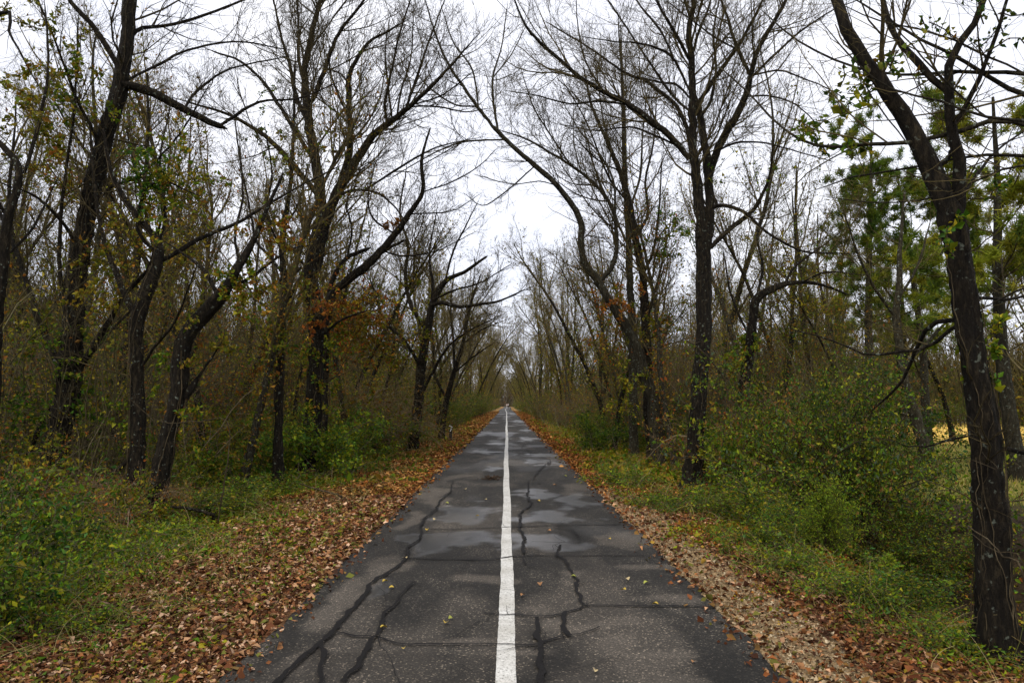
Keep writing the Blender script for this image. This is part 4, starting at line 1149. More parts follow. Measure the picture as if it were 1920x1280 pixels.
    tt('elbow_tree', 'dark tree with a sharp elbow bending right above the green bush', 'tree', 15.5,
       [(1385, 835, 30), (1394, 740, 26), (1406, 655, 21), (1413, 590, 20), (1418, 562, 18), (1436, 547, 16), (1460, 537, 13), (1486, 530, 10), (1530, 532, 7), (1585, 552, 4)],
       [([(1470, 534), (1490, 500), (1530, 470), (1570, 440)], 7, 2, .8), ([(1418, 562), (1430, 500), (1420, 440), (1440, 380)], 8, 3, .8), ([(1500, 530), (1550, 510), (1610, 515)], 5, 2, -.8),
        ([(1410, 640), (1390, 600), (1370, 550), (1360, 490)], 7, 3, .6)], 207, 1.15, leaves=[(1385, 670, 28, 520, PAL_OLIVE + PAL_GREEN, .06), (1400, 640, 22, 300, PAL_GREEN + PAL_YELLOW, .06)], vines=(3, .8))
    tt('leaning_tree', 'grey mottled trunk tilting left in front of the yellow field', 'tree', 15.0,
       [(1735, 880, 26), (1728, 830, 24), (1716, 780, 22), (1700, 735, 20), (1690, 690, 18), (1680, 600, 16), (1684, 540, 13), (1690, 450, 8), (1700, 360, 4)],
       [([(1715, 780), (1680, 770), (1640, 740), (1600, 730)], 8, 3, .4), ([(1684, 560), (1720, 500), (1740, 430)], 8, 3, .6), ([(1690, 690), (1740, 640), (1780, 600), (1830, 580)], 9, 3, .6), ([(1684, 600), (1640, 540), (1610, 480), (1590, 420)], 8, 3, -.6)],
       208, 1.2, bark=M_BARK_GREY, twig=M_TWIG_PALE)


# ------------------------------------------------------------------ procedural trees, shrubs
def gen_trunk(rng, H, r0, lean=(0.1, 0), n=26, wob=0.05, p=0.85):
    P = np.zeros((n, 3)); d = norm(G([lean[0] * .6, lean[1] * .6, 1.0]))
    st = H / (n - 1)
    for i in range(1, n):
        d = norm(d + rng.normal(size=3) * wob + G([lean[0], lean[1], 0.3]) * 0.05)
        P[i] = P[i - 1] + d * st
    P[0, 2] -= 0.3
    R = r0 * np.linspace(1, 0.12, n) ** p
    R[0] *= 1.4; R[1] *= 1.12
    return P, R


def tree_variant(seed, H, r0, lean, dens=1.0, ivy=0, pal=None, twig=None, bark=None, limbs=9, spread=(20, 45), leaf_n=0, leaf_pal=None, fine=True):
    rng = np.random.default_rng(seed)
    P, R = gen_trunk(rng, H, r0, lean)
    ta = Acc(); ta.tubes(P[None], R[None], 8, flare=knobbly(rng, 8, len(P), .1))
    ca = Acc()
    LP, LR = spawn(resample_batch(P[None], 16), resample_r(R[None], 16), limbs / H, rng, spread, (0.22, 0.42), 12, 0.075, 0.10, 0.28, 0.62, maxlen=H * .45, minlen=H * .12, bias=(lean[0] * .1, 0, 0))
    LR = np.maximum(LR, 0); LR = LR * 0 + np.linspace(1, .16, 12)[None] * np.clip(plen(LP) * 0.0105, .016, .075)[:, None]
    ca.tubes(LP, LR, 6)
    lv = crown_levels(ca, LP, LR, rng, dens, fine=fine, rm=.0052)
    tm = ta.mesh('trunk', [bark or M_BARK], True)
    cm = ca.mesh('crown', [twig or M_TWIG])
    im = None
    if ivy or leaf_n:
        ia = Acc()
        if ivy:
            i = rng.integers(0, len(P) // 2, ivy); f = rng.random((ivy, 1))
            pts = P[i] * (1 - f) + P[i + 1] * f + rng.normal(size=(ivy, 3)) * G([.22, .22, .2])
            ia.leaves(pts, .1, rng, pal or PAL_OLIVE)
        if leaf_n:
            src = [q for q in (lv[1], lv[2]) if len(q)]
            for q in src: ia.leaves(along(q, leaf_n // len(src), rng, .1), .1, rng, leaf_pal or PAL_OLIVE)
        im = ia.mesh('ivy', [M_LEAF])
    return tm, cm, im


def shrub_variant(seed, H, W, stems, leaf_n, leaf_size, pal, twigs=1.0, droop=-0.02, arch=0.5, twig_c=((0.08, 0.065, 0.04), (0.05, 0.04, 0.025), (0.12, 0.1, 0.06)), lift=.9, low=0.1, sr=0.012):
    rng = np.random.default_rng(seed)
    n = 9
    P = np.zeros((stems, n, 3))
    P[:, 0, :2] = rng.normal(size=(stems, 2)) * W * .16
    a = rng.uniform(0, 6.28, stems)
    out = np.stack([np.cos(a), np.sin(a), 0 * a], 1)
    d = norm(out * rng.uniform(0.05, .7, (stems, 1)) * W / H + G([0, 0, 1]))
    st = (H * rng.uniform(.55, 1.1, stems) / (n - 1))[:, None]
    for i in range(1, n):
        d = norm(d + out * 0.07 * arch + rng.normal(size=(stems, 3)) * .12 + G([0, 0, droop * i]))
        P[:, i] = P[:, i - 1] + d * st
    P[:, 0, 2] -= .15
    R = sr * rng.uniform(.5, 1.4, (stems, 1)) * np.linspace(1, .3, n)[None] * (H / 2) ** .5
    sa = Acc()
    tc = np.array(twig_c)
    sa.tubes(P, R, 4, C=tc[rng.integers(0, len(tc), stems)])
    a1, r1 = spawn(P, R, 2.6 * twigs, rng, (25, 65), (.2, .5), 6, .2, .03, low, .6, maxlen=1.1, minlen=.2)
    sa.tubes(a1, r1, 3, C=tc[rng.integers(0, len(tc), len(a1))])
    a2, r2 = spawn(a1, r1, 4 * twigs, rng, (25, 65), (.3, .7), 4, .22, .02, .1, .6, maxlen=.5, minlen=.12)
    sa.tubes(a2, r2, 3, C=tc[rng.integers(0, len(tc), len(a2))])
    fm = None
    if leaf_n:
        la = Acc()
        la.leaves(along(np.concatenate([resample_batch(a1, 4), a2]), leaf_n, rng, .03), leaf_size, rng, pal)
        fm = la.mesh('foliage', [M_LEAF])
    return sa.mesh('stems', [M_STEM]), fm


def place(name, parts, loc, rz, sc, label, cat, group):
    """one thing: a root with copies of its parts (mesh data shared between copies)"""
    root = empty(name, loc, label, cat, group)
    root.rotation_euler = (0, 0, rz)
    root.scale = sc if isinstance(sc, tuple) else (sc, sc, sc)
    for pn, me in parts:
        if me is not None: link(pn, me, root)
    return root


LANDMARKS = {-1: [(-9999, 90, 'behind the thick tilted tree'), (90, 275, 'behind the gnarled tree'), (275, 430, 'behind the bent broken tree'), (430, 560, 'behind the thin upright tree'),
                  (560, 640, 'behind the forked tree'), (640, 770, 'behind the rusty vine tangle'), (770, 960, 'around the marker post')],
             1: [(960, 1130, 'before the crooked grey tree'), (1130, 1250, 'behind the crooked grey tree'), (1250, 1360, 'behind the twin stemmed tree'), (1360, 1500, 'behind the elbow tree'),
                 (1500, 1690, 'behind the ditch shrubs'), (1690, 1810, 'behind the leaning grey trunk'), (1810, 9999, 'beyond the vine covered tree')]}
ORD = ['first', 'second', 'third', 'fourth', 'fifth', 'sixth', 'seventh', 'eighth', 'ninth', 'tenth', 'eleventh', 'twelfth', 'thirteenth', 'fourteenth', 'fifteenth', 'sixteenth', 'seventeenth', 'eighteenth', 'nineteenth', 'twentieth']
NEARBY = {}


def remember(root, what, x, y):
    """things near enough to be told apart get a label saying which one they are"""
    if math.hypot(x, y) > 58: return
    px = 950 + 1280 * x / y
    side = -1 if x < 0 else 1
    for a, b_, words in LANDMARKS[side]:
        if a <= px < b_:
            NEARBY.setdefault((what, words), []).append((math.hypot(x, y), root))


def name_nearby():
    for (what, words), lst in NEARBY.items():
        lst.sort(key=lambda t: t[0])
        for i, (d, root) in enumerate(lst):
            if len(lst) == 1: root['label'] = 'only %s %s' % (what, words)
            elif i < len(ORD): root['label'] = '%s nearest %s %s' % (ORD[i], what, words) if i else 'nearest %s %s' % (what, words)


def build_background_trees():
    V = []
    V.append(tree_variant(301, 13, .15, (0.16, .02), 1.0, 700, PAL_OLIVE, limbs=14, leaf_n=900, twig=M_TWIG_PALE))
    V.append(tree_variant(302, 15, .17, (0.08, .05), 1.0, 300, PAL_OLIVE, limbs=16, bark=M_BARK_GREY, twig=M_TWIG_PALE, leaf_n=500))
    V.append(tree_variant(303, 12, .13, (0.2, -.03), 1.05, 900, PAL_GREEN + PAL_OLIVE, limbs=13, leaf_n=1000, leaf_pal=PAL_OLIVE + PAL_GREEN))
    V.append(tree_variant(304, 16, .19, (0.05, .0), .95, 300, PAL_GREEN, limbs=17, spread=(18, 38), twig=M_TWIG_PALE, leaf_n=400))
    V.append(tree_variant(305, 13, .14, (0.2, .08), 1.0, 900, PAL_OLIVE + PAL_RUST, limbs=14, twig=M_TWIG_PALE, bark=M_BARK_GREY, leaf_n=1100, leaf_pal=PAL_OLIVE + PAL_RUST))
    V.append(tree_variant(306, 14, .16, (0.32, .0), 1.0, 500, PAL_OLIVE, limbs=14, twig=M_TWIG_PALE, leaf_n=700))
    V.append(tree_variant(307, 10, .09, (0.15, .1), 1.1, 500, PAL_OLIVE, limbs=13, twig=M_TWIG_PALE, leaf_n=1600))
    V.append(tree_variant(308, 13, .15, (0.3, .05), 1.0, 500, PAL_OLIVE, limbs=15, spread=(25, 60), leaf_n=600, twig=M_TWIG_PALE))
    rng = np.random.default_rng(77)

    def put(x, y, face, s, label, group, vi=None, jit=.55):
        v = V[int(rng.integers(0, len(V)))] if vi is None else V[vi]
        z = float(ground_h(x, y))
        s = s * (rng.uniform(.85, 1.18) if y < 60 else rng.uniform(.68, 1.16))
        r = place('bare_tree', [('trunk', v[0]), ('crown', v[1]), ('ivy', v[2])], (x, y, z), face + rng.normal() * (jit if y < 60 else .95), (s, s, s * rng.uniform(.9, 1.12)), label, 'tree', group)
        if 'middle stretch' in group and math.hypot(x, y) > 58:
            NEARBY.setdefault(('bare tree', 'midway along the %s roadside row' % ('left' if x < 0 else 'right')), []).append((y, r))
        remember(r, 'bare tree', x, y)
    # roadside rows
    for side in (-1, 1):
        y = 25.0 if side < 0 else 26.0
        while y < 330:
            x = side * (rng.uniform(4.1, 6.4) if y < 60 else rng.uniform(3.8, 6.2))
            sd = 'left' if side < 0 else 'right'
            zone = 'near' if y < 60 else ('middle' if y < 130 else 'far')
            lab = {'near': 'bare tree in the near half of the roadside row on the %s' % sd,
                   'middle': 'bare tree midway along the roadside row on the %s' % sd,
                   'far': 'small looking bare tree in the row far down the path on the %s' % sd}[zone]
            hs = 0.72 if y < 40 else (.86 if y < 70 else 1.0)
            vi = int(rng.choice([0, 1, 2, 3, 4, 5, 7, 6] if y > 45 else [0, 2, 4, 5, 1, 6]))
            put(x, y, 0 if side < 0 else math.pi, hs, lab, 'bare trees in the %s roadside row, %s stretch' % (sd, zone), vi)
            y += rng.uniform(1.5, 3.2) * (1 + y / 120)
    for (px, d, sc_, vi, lab) in ((40, 12.5, .62, 6, 'slim bare tree at the left frame edge behind the green shrubs'), 
                              (215, 16, .8, 0, 'thin tree rising behind the gap left of the gnarled tree'), 
                              (395, 15.5, .8, 2, 'thin leafy tree right of the bent broken tree'), (455, 13.5, .7, 4, 'slim tree halfway from the broken tree to the thin upright tree'),
                               (550, 19, .8, 6, 'thin tree immediately left of the forked tree base'), (660, 22, .8, 4, 'slim rusty tree behind the bramble by the forked tree'),
                              (110, 17, .9, 1, 'straight grey tree behind the thick tilted tree'), (300, 20, .95, 1, 'straight grey tree seen past the gnarled tree'), (710, 25, .8, 2, 'leafy slim tree above the bushes left of the marker post'),
                              (-40, 11, .7, 4, 'thin tree partly outside the left frame edge'), (1265, 18, .8, 4, 'slim tree immediately left of the twin stemmed tree'), 
                              (1460, 18, .75, 2, 'slim leafy tree right of the elbow tree'), (1530, 21, .85, 0, 'thin tree second right of the elbow tree'), (1600, 19, .75, 6, 'thin tree left of the leaning grey trunk'),
                              (1150, 24, .85, 2, 'leafy slim tree left of the crooked grey tree base')):
        p_ = at_depth(px, 757, d)
        v = V[vi]
        s_ = sc_ * rng.uniform(.8, .95)
        place('slim_tree', [('trunk', v[0]), ('crown', v[1]), ('ivy', v[2])], (p_[0], d, float(ground_h(p_[0], d))), rng.uniform(0, 6.28), s_, lab, 'tree', 'slim trees between the big ones')
    for side in (-1, 1):
        sd = 'left' if side < 0 else 'right'
        y = 105.0
        while y < 330:
            put(side * rng.uniform(3.3, 4.4), y, 0 if side < 0 else math.pi, 1.02, 'small looking bare tree in the row far down the path on the %s' % sd, 'bare trees in the %s roadside row, far stretch' % sd, int(rng.choice([5, 7])), .3)
            y += rng.uniform(30, 48)
    # behind the rows, into the woods
    n = 0
    pts = []
    while n < 84:
        ang = rng.uniform(-0.72, -0.10); dist = rng.uniform(15, 72)
        x, y = dist * math.sin(ang), dist * math.cos(ang)
        if x > -7.2: continue
        if any((x - a) ** 2 + (y - b) ** 2 < 4 for a, b in pts): continue
        pts.append((x, y)); n += 1
        d_ = 'close' if dist < 42 else 'deep'
        put(x, y, rng.uniform(0, 6.28), .8, 'bare tree standing %s in the woods on the left' % d_, 'trees %s in the left woods' % d_)
    n = 0; pts = []
    while n < 62:
        ang = rng.uniform(0.10, 0.72); dist = rng.uniform(18, 72)
        x, y = dist * math.sin(ang), dist * math.cos(ang)
        if x < 7 or (ang > 0.47 and dist < 62 and rng.random() < .9): continue
        if any((x - a) ** 2 + (y - b) ** 2 < 5 for a, b in pts): continue
        pts.append((x, y)); n += 1
        d_ = 'close' if dist < 42 else 'deep'
        put(x, y, rng.uniform(0, 6.28), .74, 'bare tree standing %s in the woods on the right' % d_, 'trees %s in the right woods' % d_)
    # where the path ends to the eye
    for k in range(16):
        put(rng.uniform(-26, 26), rng.uniform(400, 440), rng.uniform(0, 6.28), 1.0, 'tiny bare tree closing the vista at the end of the path', 'trees at the end of the path')


def build_shrubs():
    S = {}
    S['thick_a'] = shrub_variant(401, 4.4, 3.4, 22, 4200, .085, PAL_OLIVE + PAL_DARK, 1.0)
    S['thick_b'] = shrub_variant(402, 3.4, 3.2, 24, 5200, .08, PAL_DARK + PAL_GREEN[:2] + PAL_OLIVE[:3], 1.0)
    S['thick_c'] = shrub_variant(403, 5.2, 3.0, 20, 2600, .08, PAL_OLIVE + PAL_RUST[:2], 1.2)
    S['thick_d'] = shrub_variant(404, 2.8, 3.4, 22, 4200, .08, PAL_OLIVE + PAL_GREEN, 1.1, twig_c=((0.11, 0.08, 0.045), (0.08, 0.055, 0.03), (0.15, 0.115, 0.07)))
    S['thick_e'] = shrub_variant(405, 3.8, 3.0, 26, 1200, .07, PAL_RUST + PAL_OLIVE, 1.5, twig_c=((0.1, 0.075, 0.045), (0.07, 0.05, 0.03), (0.13, 0.11, 0.075)))
    S['low_a'] = shrub_variant(406, 1.7, 2.2, 22, 3800, .065, PAL_GREEN + PAL_DARK[:2], 1.3, arch=1)
    S['low_b'] = shrub_variant(407, 1.3, 2.0, 20, 3000, .06, PAL_OLIVE + PAL_GREEN, 1.4, arch=1.2)
    S['bright'] = shrub_variant(408, 1.9, 2.3, 26, 5600, .075, PAL_BRIGHT + PAL_GREEN, 1.4, arch=1.1)
    S['near'] = shrub_variant(409, 0.95, 1.0, 20, 3800, .034, PAL_BRIGHT + PAL_GREEN + PAL_DARK + PAL_OLIVE[:3], 2.6, arch=1.3, low=.05, sr=.005)
    S['near_b'] = shrub_variant(410, 0.7, 1.1, 22, 2600, .032, PAL_GREEN + PAL_BRIGHT + PAL_OLIVE[:2], 2.6, arch=1.6, low=.05, sr=.0045, droop=-.04)
    S['mound'] = shrub_variant(411, 1.7, 1.9, 34, 6500, .06, PAL_BRIGHT[:3] + PAL_GREEN + PAL_YELLOW[2:], 1.6, arch=1.5, droop=-.05)
    S['big_dark'] = shrub_variant(412, 2.6, 2.8, 34, 21000, .046, PAL_DARK + PAL_GREEN + [(0.05, 0.075, 0.04), (0.14, 0.08, 0.02)], 1.45, arch=1.2, droop=-.02, twig_c=((0.035, 0.027, 0.015), (0.025, 0.02, 0.01), (0.05, 0.04, 0.02)))
    S['tangle'] = shrub_variant(413, 2.3, 2.2, 40, 3200, .06, PAL_RUST + PAL_OLIVE, 2.4, arch=1.7, droop=-.05, twig_c=((0.16, 0.11, 0.06), (0.1, 0.07, 0.035), (0.2, 0.15, 0.09)))
    S['sapling'] = shrub_variant(414, 7.5, 3.2, 15, 500, .08, PAL_OLIVE, 1.0, twig_c=((0.075, 0.06, 0.03), (0.05, 0.04, 0.02), (0.11, 0.09, 0.05)), sr=.011, arch=.25, droop=0.0)
    S['sapling_b'] = shrub_variant(415, 6.0, 3.4, 17, 1100, .08, PAL_OLIVE + PAL_RUST, 1.1, twig_c=((0.1, 0.08, 0.045), (0.06, 0.048, 0.025), (0.14, 0.115, 0.065)), sr=.01, arch=.35, droop=0.0)
    rng = np.random.default_rng(88)

    def put(key, x, y, s, name, label, group=None, rz=None, dz=0, cat='shrub'):
        if x < 0 and 18 < y < 34: x = min(x, -4.6)
        z = float(ground_h(x, y)) + dz
        a, b = S[key]
        r = place(name, [('stems', a), ('foliage', b)], (x, y, z), rng.uniform(0, 6.28) if rz is None else rz, s, label, cat, group)
        if group: remember(r, {'undergrowth_shrub': 'roadside shrub', 'thicket': 'brushy thicket', 'sapling_clump': 'clump of thin saplings'}[name], x, y)
        return r

    # individually seen ones (px, base py -> where they stand)
    def gp(px, py): 
        p = on_ground(px, py, -0.1); return p[0], p[1]
    one = [('near', 30, 1190, (1.1, 1.1, 1.15), 'leafy_shrub', 'leafy green shrub nearest the camera at the left frame edge'),
           ('near_b', 100, 1120, (1.0, 1.0, 1.1), 'leafy_shrub', 'twiggy green shrub spilling onto brown leaves at lower left'),
           ('near', -60, 1090, (1.3, 1.3, 1.25), 'leafy_shrub', 'taller green shrub cut off by the left frame edge'),
           ('near', 60, 1050, (1.2, 1.2, 1.2), 'leafy_shrub', 'bright green shrub in front of the thick tilted tree'),
           ('near_b', 215, 1050, (1.1, 1.1, .9), 'leafy_shrub', 'low green shrub beside the foot of the gnarled tree'),
           ('near_b', 330, 1000, (1.2, 1.2, .7), 'leafy_shrub', 'low spreading shrub below the bent broken tree'),
           ('bright', 612, 892, .95, 'leafy_shrub', 'bright yellow green bush at the foot of the forked tree left of the path'),
           ('bright', 690, 862, .9, 'leafy_shrub', 'green bush between the bright bush and the marker post'),
           ('low_a', 790, 832, .95, 'leafy_shrub', 'dark green bush just left of the marker post'),
           ('low_a', 740, 850, 1.2, 'leafy_shrub', 'shaded green bush second left of the marker post'),
           ('mound', 1378, 915, (.95, .95, 1.4), 'vine_mound', 'rounded green vine mound beside the tall twin stemmed tree'),
           ('near', 1415, 985, (1.3, 1.3, 1.0), 'vine_mound', 'arching honeysuckle like mound on the right bank before the cedar'),
           ('near_b', 1340, 968, (1.3, 1.3, 1.1), 'leafy_shrub', 'brownish creeper heap left of the arching mound on the right bank'),
           ('big_dark', 1525, 930, (.95, .95, 1.0), 'evergreen_shrub', 'dark green shrub directly behind the small pale cedar'),
           ('big_dark', 1590, 950, (1.05, 1.05, 1.25), 'evergreen_shrub', 'dense dark shrub right of the cedar above the ditch'),
           ('big_dark', 1720, 985, (.62, .62, .5), 'evergreen_shrub', 'dark shrub overhanging the ditch near the vine covered tree'),
           ('big_dark', 1575, 880, (1.25, 1.25, 1.2), 'evergreen_shrub', 'broad blue green shrub behind the ditch shrubs'),
           ('near_b', 1245, 962, (1.2, 1.2, .8), 'leafy_shrub', 'low weedy shrub at the leaf edge before the twin stemmed tree'),
           ('near_b', 1500, 1075, (1.1, 1.1, .75), 'leafy_shrub', 'low leafy tuft on the right bank in front of the cedar'),
           ('near', 1445, 1030, (.8, .8, .6), 'leafy_shrub', 'small yellow green tuft left of the cedar on the right bank'),
           ('near_b', 1600, 1125, (1.0, 1.0, .7), 'leafy_shrub', 'leafy tuft on the bank lip above the ditch'),
           ('near', 1690, 1150, (.8, .8, .5), 'leafy_shrub', 'small green tuft left of the vine covered trunk base'),
           ('near_b', 1780, 1215, (.8, .8, .6), 'leafy_shrub', 'twiggy tuft touching the foot of the vine covered trunk'),
           ('near_b', 1180, 915, (1.4, 1.4, .9), 'leafy_shrub', 'low shrub at the right verge before the crooked grey tree'),
           ('near', 430, 965, (1.3, 1.3, .7), 'leafy_shrub', 'low green shrub right of the bent broken tree'),
           ('near_b', 500, 925, (1.4, 1.4, .9), 'leafy_shrub', 'low shrub at the foot of the thin upright tree'),
           ('near_b', 150, 1185, (.8, .8, .55), 'leafy_shrub', 'small weedy tuft in the leaf litter at lower left'),
           ('tangle', 130, 960, (.6, .6, .6), 'bramble', 'brown twiggy bramble at the foot of the thick tilted tree'),
           ('tangle', 215, 985, (.5, .5, .5), 'bramble', 'small brown bramble before the gnarled tree'),
           ('tangle', 1455, 905, (1.1, 1.1, 1.35), 'bramble', 'rust brown bramble between the vine mound and dark shrubs'),
           ('tangle', 1330, 870, .7, 'bramble', 'brown bramble behind the vine mound and tall tree foot'),
           ('low_a', 1125, 850, .9, 'leafy_shrub', 'green bush at the foot of trees right of the path'),
           ('tangle', 640, 850, 1.75, 'bramble', 'tall rusty bramble hanging under the dark leaning tree'),
           ('tangle', 690, 842, 1.3, 'bramble', 'brown bramble left of the marker post and behind the bushes')]
    for key, px, py, s, nm, lab in one:
        x, y = gp(px, py)
        put(key, x, y, s, nm, lab)
    # roadside hedge of undergrowth
    for side in (-1, 1):
        sd = 'left' if side < 0 else 'right'
        y = 9.5 if side < 0 else 14.0
        while y < 300:
            x = side * (rng.uniform(4.9, 6.2) if y < 30 else rng.uniform(3.7, 5.2))
            if side < 0 and 17 < y < 34: x = -rng.uniform(5.6, 6.6)
            key = rng.choice(['low_a', 'low_b', 'thick_d', 'thick_b', 'thick_e', 'low_b'])
            s = rng.uniform(.65, 1.0) * (0.75 if key.startswith('thick') and y < 40 else 1)
            zone = 'near' if y < 45 else 'far'
            if side > 0 and y < 18: s *= .7
            put(key, x, y, s, 'undergrowth_shrub', 'tangled shrub along the %s roadside, %s stretch' % (sd, 'nearer' if zone == 'near' else 'distant'), 'undergrowth along the %s roadside, %s stretch' % (sd, zone))
            y += rng.uniform(1.0, 2.0) * (1 + y / 60)
    for side in (-1, 1):
        sd = 'left' if side < 0 else 'right'
        y = 27.0
        while y < 300:
            x = side * (rng.uniform(5.0, 7.0) if y < 55 else rng.uniform(4.2, 6.2))
            key = str(rng.choice(['sapling_b', 'thick_c', 'sapling', 'thick_a', 'thick_e']))
            zone = 'near' if y < 60 else 'far'
            put(key, x, y, rng.uniform(.75, 1.1), 'sapling_clump', 'tall brushy clump behind the %s roadside shrubs, %s stretch' % (sd, 'nearer' if zone == 'near' else 'distant'), 'tall brush along the %s roadside, %s stretch' % (sd, zone))
            y += rng.uniform(1.6, 3.0) * (1 + y / 75)
    # thickets within the woods
    n, pts = 0, []
    while n < 112:
        ang = rng.uniform(-0.74, -0.12); dist = 11 + 55 * rng.random() ** 1.3
        x, y = dist * math.sin(ang), dist * math.cos(ang)
        if x > -6.6: continue
        if any((x - a) ** 2 + (y - b) ** 2 < 2.2 for a, b in pts): continue
        pts.append((x, y)); n += 1
        key = rng.choice(['thick_a', 'thick_b', 'thick_c', 'thick_d', 'thick_e'])
        z_ = 'close' if dist < 26 else 'deep'
        put(key, x, y, rng.uniform(.7, 1.1) * (.78 if dist < 18 else 1), 'thicket', 'brushy olive thicket %s in the left woods' % z_, 'thickets %s in the left woods' % z_)
    n, pts = 0, []
    while n < 70:
        ang = rng.uniform(0.13, 0.72); dist = 14 + 52 * rng.random() ** 1.2
        x, y = dist * math.sin(ang), dist * math.cos(ang)
        if x < 6.6 or (ang > 0.465 and dist < 60): continue
        if any((x - a) ** 2 + (y - b) ** 2 < 2.6 for a, b in pts): continue
        pts.append((x, y)); n += 1
        key = rng.choice(['thick_a', 'thick_b', 'thick_c', 'thick_d', 'thick_e'])
        z_ = 'close' if dist < 28 else 'deep'
        put(key, x, y, rng.uniform(.65, 1.0) * .85, 'thicket', 'brushy olive thicket %s in the right woods' % z_, 'thickets %s in the right woods' % z_)

    for side, cnt, lo in ((-1, 75, -.73), (1, 50, .72)):
        n, pts = 0, []
        while n < cnt:
            ang = rng.uniform(min(lo, side * .1), max(lo, side * .1)); dist = 12 + 46 * rng.random() ** 1.1
            x, y = dist * math.sin(ang), dist * math.cos(ang)
            if abs(x) < (6.2 if side < 0 else 7.0) or (side > 0 and ang > .465): continue
            if any((x - a) ** 2 + (y - b) ** 2 < 2.4 for a, b in pts): continue
            pts.append((x, y)); n += 1
            sd = 'left' if side < 0 else 'right'
            put(str(rng.choice(['sapling', 'sapling_b'])), x, y, rng.uniform(.65, 1.05) * (.8 if dist < 18 else 1), 'sapling_clump', 'clump of thin bare saplings deep in the %s woods' % sd, 'sapling clumps in the %s woods' % sd)

    # small pale cedar
    rg = np.random.default_rng(430)
    for (px, py, H, W, lab, pal, nm) in ((1548, 1022, .86, 1.0, 'small feathery yellow green cedar with a pointed tip on the right bank', PAL_CEDAR, 'cedar_sapling'),
                                         (1665, 1105, .38, .4, 'tiny pale feathery cedar at the lip of the ditch', PAL_CEDAR[:3] + [(0.2, 0.17, 0.05)], 'cedar_sapling')):
        p = on_ground(px, py, -0.1)
        z = float(ground_h(p[0], p[1]))
        r = empty(nm, (p[0], p[1], z), lab, 'conifer')
        TP = np.stack([rg.normal(size=10) * .01, rg.normal(size=10) * .01, np.linspace(-.1, H, 10)], 1)[None]
        TRr = np.linspace(.016, .003, 10)[None]
        a = Acc(); a.tubes(TP, TRr, 5); link('trunk', a.mesh('trunk', [M_BARK_GREY]), r)
        b1, q1 = spawn(TP, TRr, 75, rg, (35, 75), (W * .35, W * .62), 6, .12, .12, .08, .5, maxlen=W, minlen=.08)
        b2, q2 = spawn(b1, q1, 26, rg, (20, 50), (.25, .6), 4, .15, .1, .1, .6, maxlen=.22, minlen=.05, rmin=.0012)
        fa = Acc()
        lp = along(np.concatenate([resample_batch(b1, 4), b2]), 8500 if H > .7 else 2600, rg, .006)
        fa.leaves(lp, .026, rg, pal, aspect=.3)
        link('foliage', fa.mesh('foliage', [M_LEAF]), r)
        ba = Acc(); ba.tubes(b1, q1, 3); ba.tubes(b2, q2, 3); link('branches', ba.mesh('branches', [M_TWIG]), r)


def build_pines():
    rng = np.random.default_rng(510)

    def pine(seed, H, crown0):
        rg = np.random.default_rng(seed)
        P, R = gen_trunk(rg, H, .17, (0.03, .02), 24, .02)
        ta = Acc(); ta.tubes(P[None], R[None], 9)
        Pb, Rb = resample_batch(P[None], 16), resample_r(R[None], 16)
        b1, q1 = spawn(Pb, Rb, 5.2, rg, (50, 85), (.14, .26), 8, .1, .05, crown0, .4, maxlen=2.6, minlen=.6)
        b2, q2 = spawn(b1, q1, 3.6, rg, (25, 55), (.25, .55), 5, .12, .12, .35, .6, maxlen=1.1, minlen=.25)
        ca = Acc(); ca.tubes(b1, q1, 5); ca.tubes(b2, q2, 3)
        # needle tufts at the shoots
        tips = np.concatenate([b2[:, -1], b2[:, 3], b1[:, -1], b1[:, 6]])
        tips = tips[rg.random(len(tips)) < .9]
        nn = 48
        pts = np.repeat(tips, nn, 0) + rg.normal(size=(len(tips) * nn, 3)) * .04
        d = norm(rg.normal(size=(len(pts), 3)) + G([0, 0, .25]))
        Pn = np.stack([pts, pts + d * rg.uniform(.13, .25, (len(pts), 1))], 1)
        w = norm(np.cross(d, rg.normal(size=d.shape))) * .013
        Vv = np.stack([Pn[:, 0] - w, Pn[:, 0] + w, Pn[:, 1]], 1).reshape(-1, 3)
        cc = np.array(PAL_NEEDLE)[rg.integers(0, 4, len(tips))]
        cc = np.repeat(np.repeat(cc, nn, 0) * rg.uniform(.75, 1.3, (len(pts), 1)), 3, 0)
        fa = Acc(); fa.add(Vv, None, np.arange(len(Vv)).reshape(-1, 3), cc)
        return ta.mesh('trunk', [M_BARK_GREY], True), ca.mesh('branches', [M_TWIG]), fa.mesh('needles', [M_LEAF])
    A = pine(511, 10.5, .35); B = pine(512, 8.5, .25)
    spots = [(1640, 22, A, 1.0, 'green pine left of the leaning grey trunk in the right woods'),
             (1560, 30, B, .95, 'distant green pine behind the elbow tree'),
             (1735, 23, A, .95, 'green pine standing just left of the vine covered tree'),
             (1900, 15, B, 1.05, 'bushy green pine at the right frame edge beyond the vine covered tree'),
             (1835, 26, A, .95, 'tall green pine seen behind the vine covered tree'),
             (1690, 32, B, 1.05, 'far green pine over the field in the right woods')]
    for px, d, m, s, lab in spots:
        p = at_depth(px, 757, d)
        place('pine_tree', [('trunk', m[0]), ('branches', m[1]), ('needles', m[2])], (p[0], d, float(ground_h(p[0], d))), rng.uniform(0, 6.28), s, lab, 'pine tree', 'green pines in the right woods')


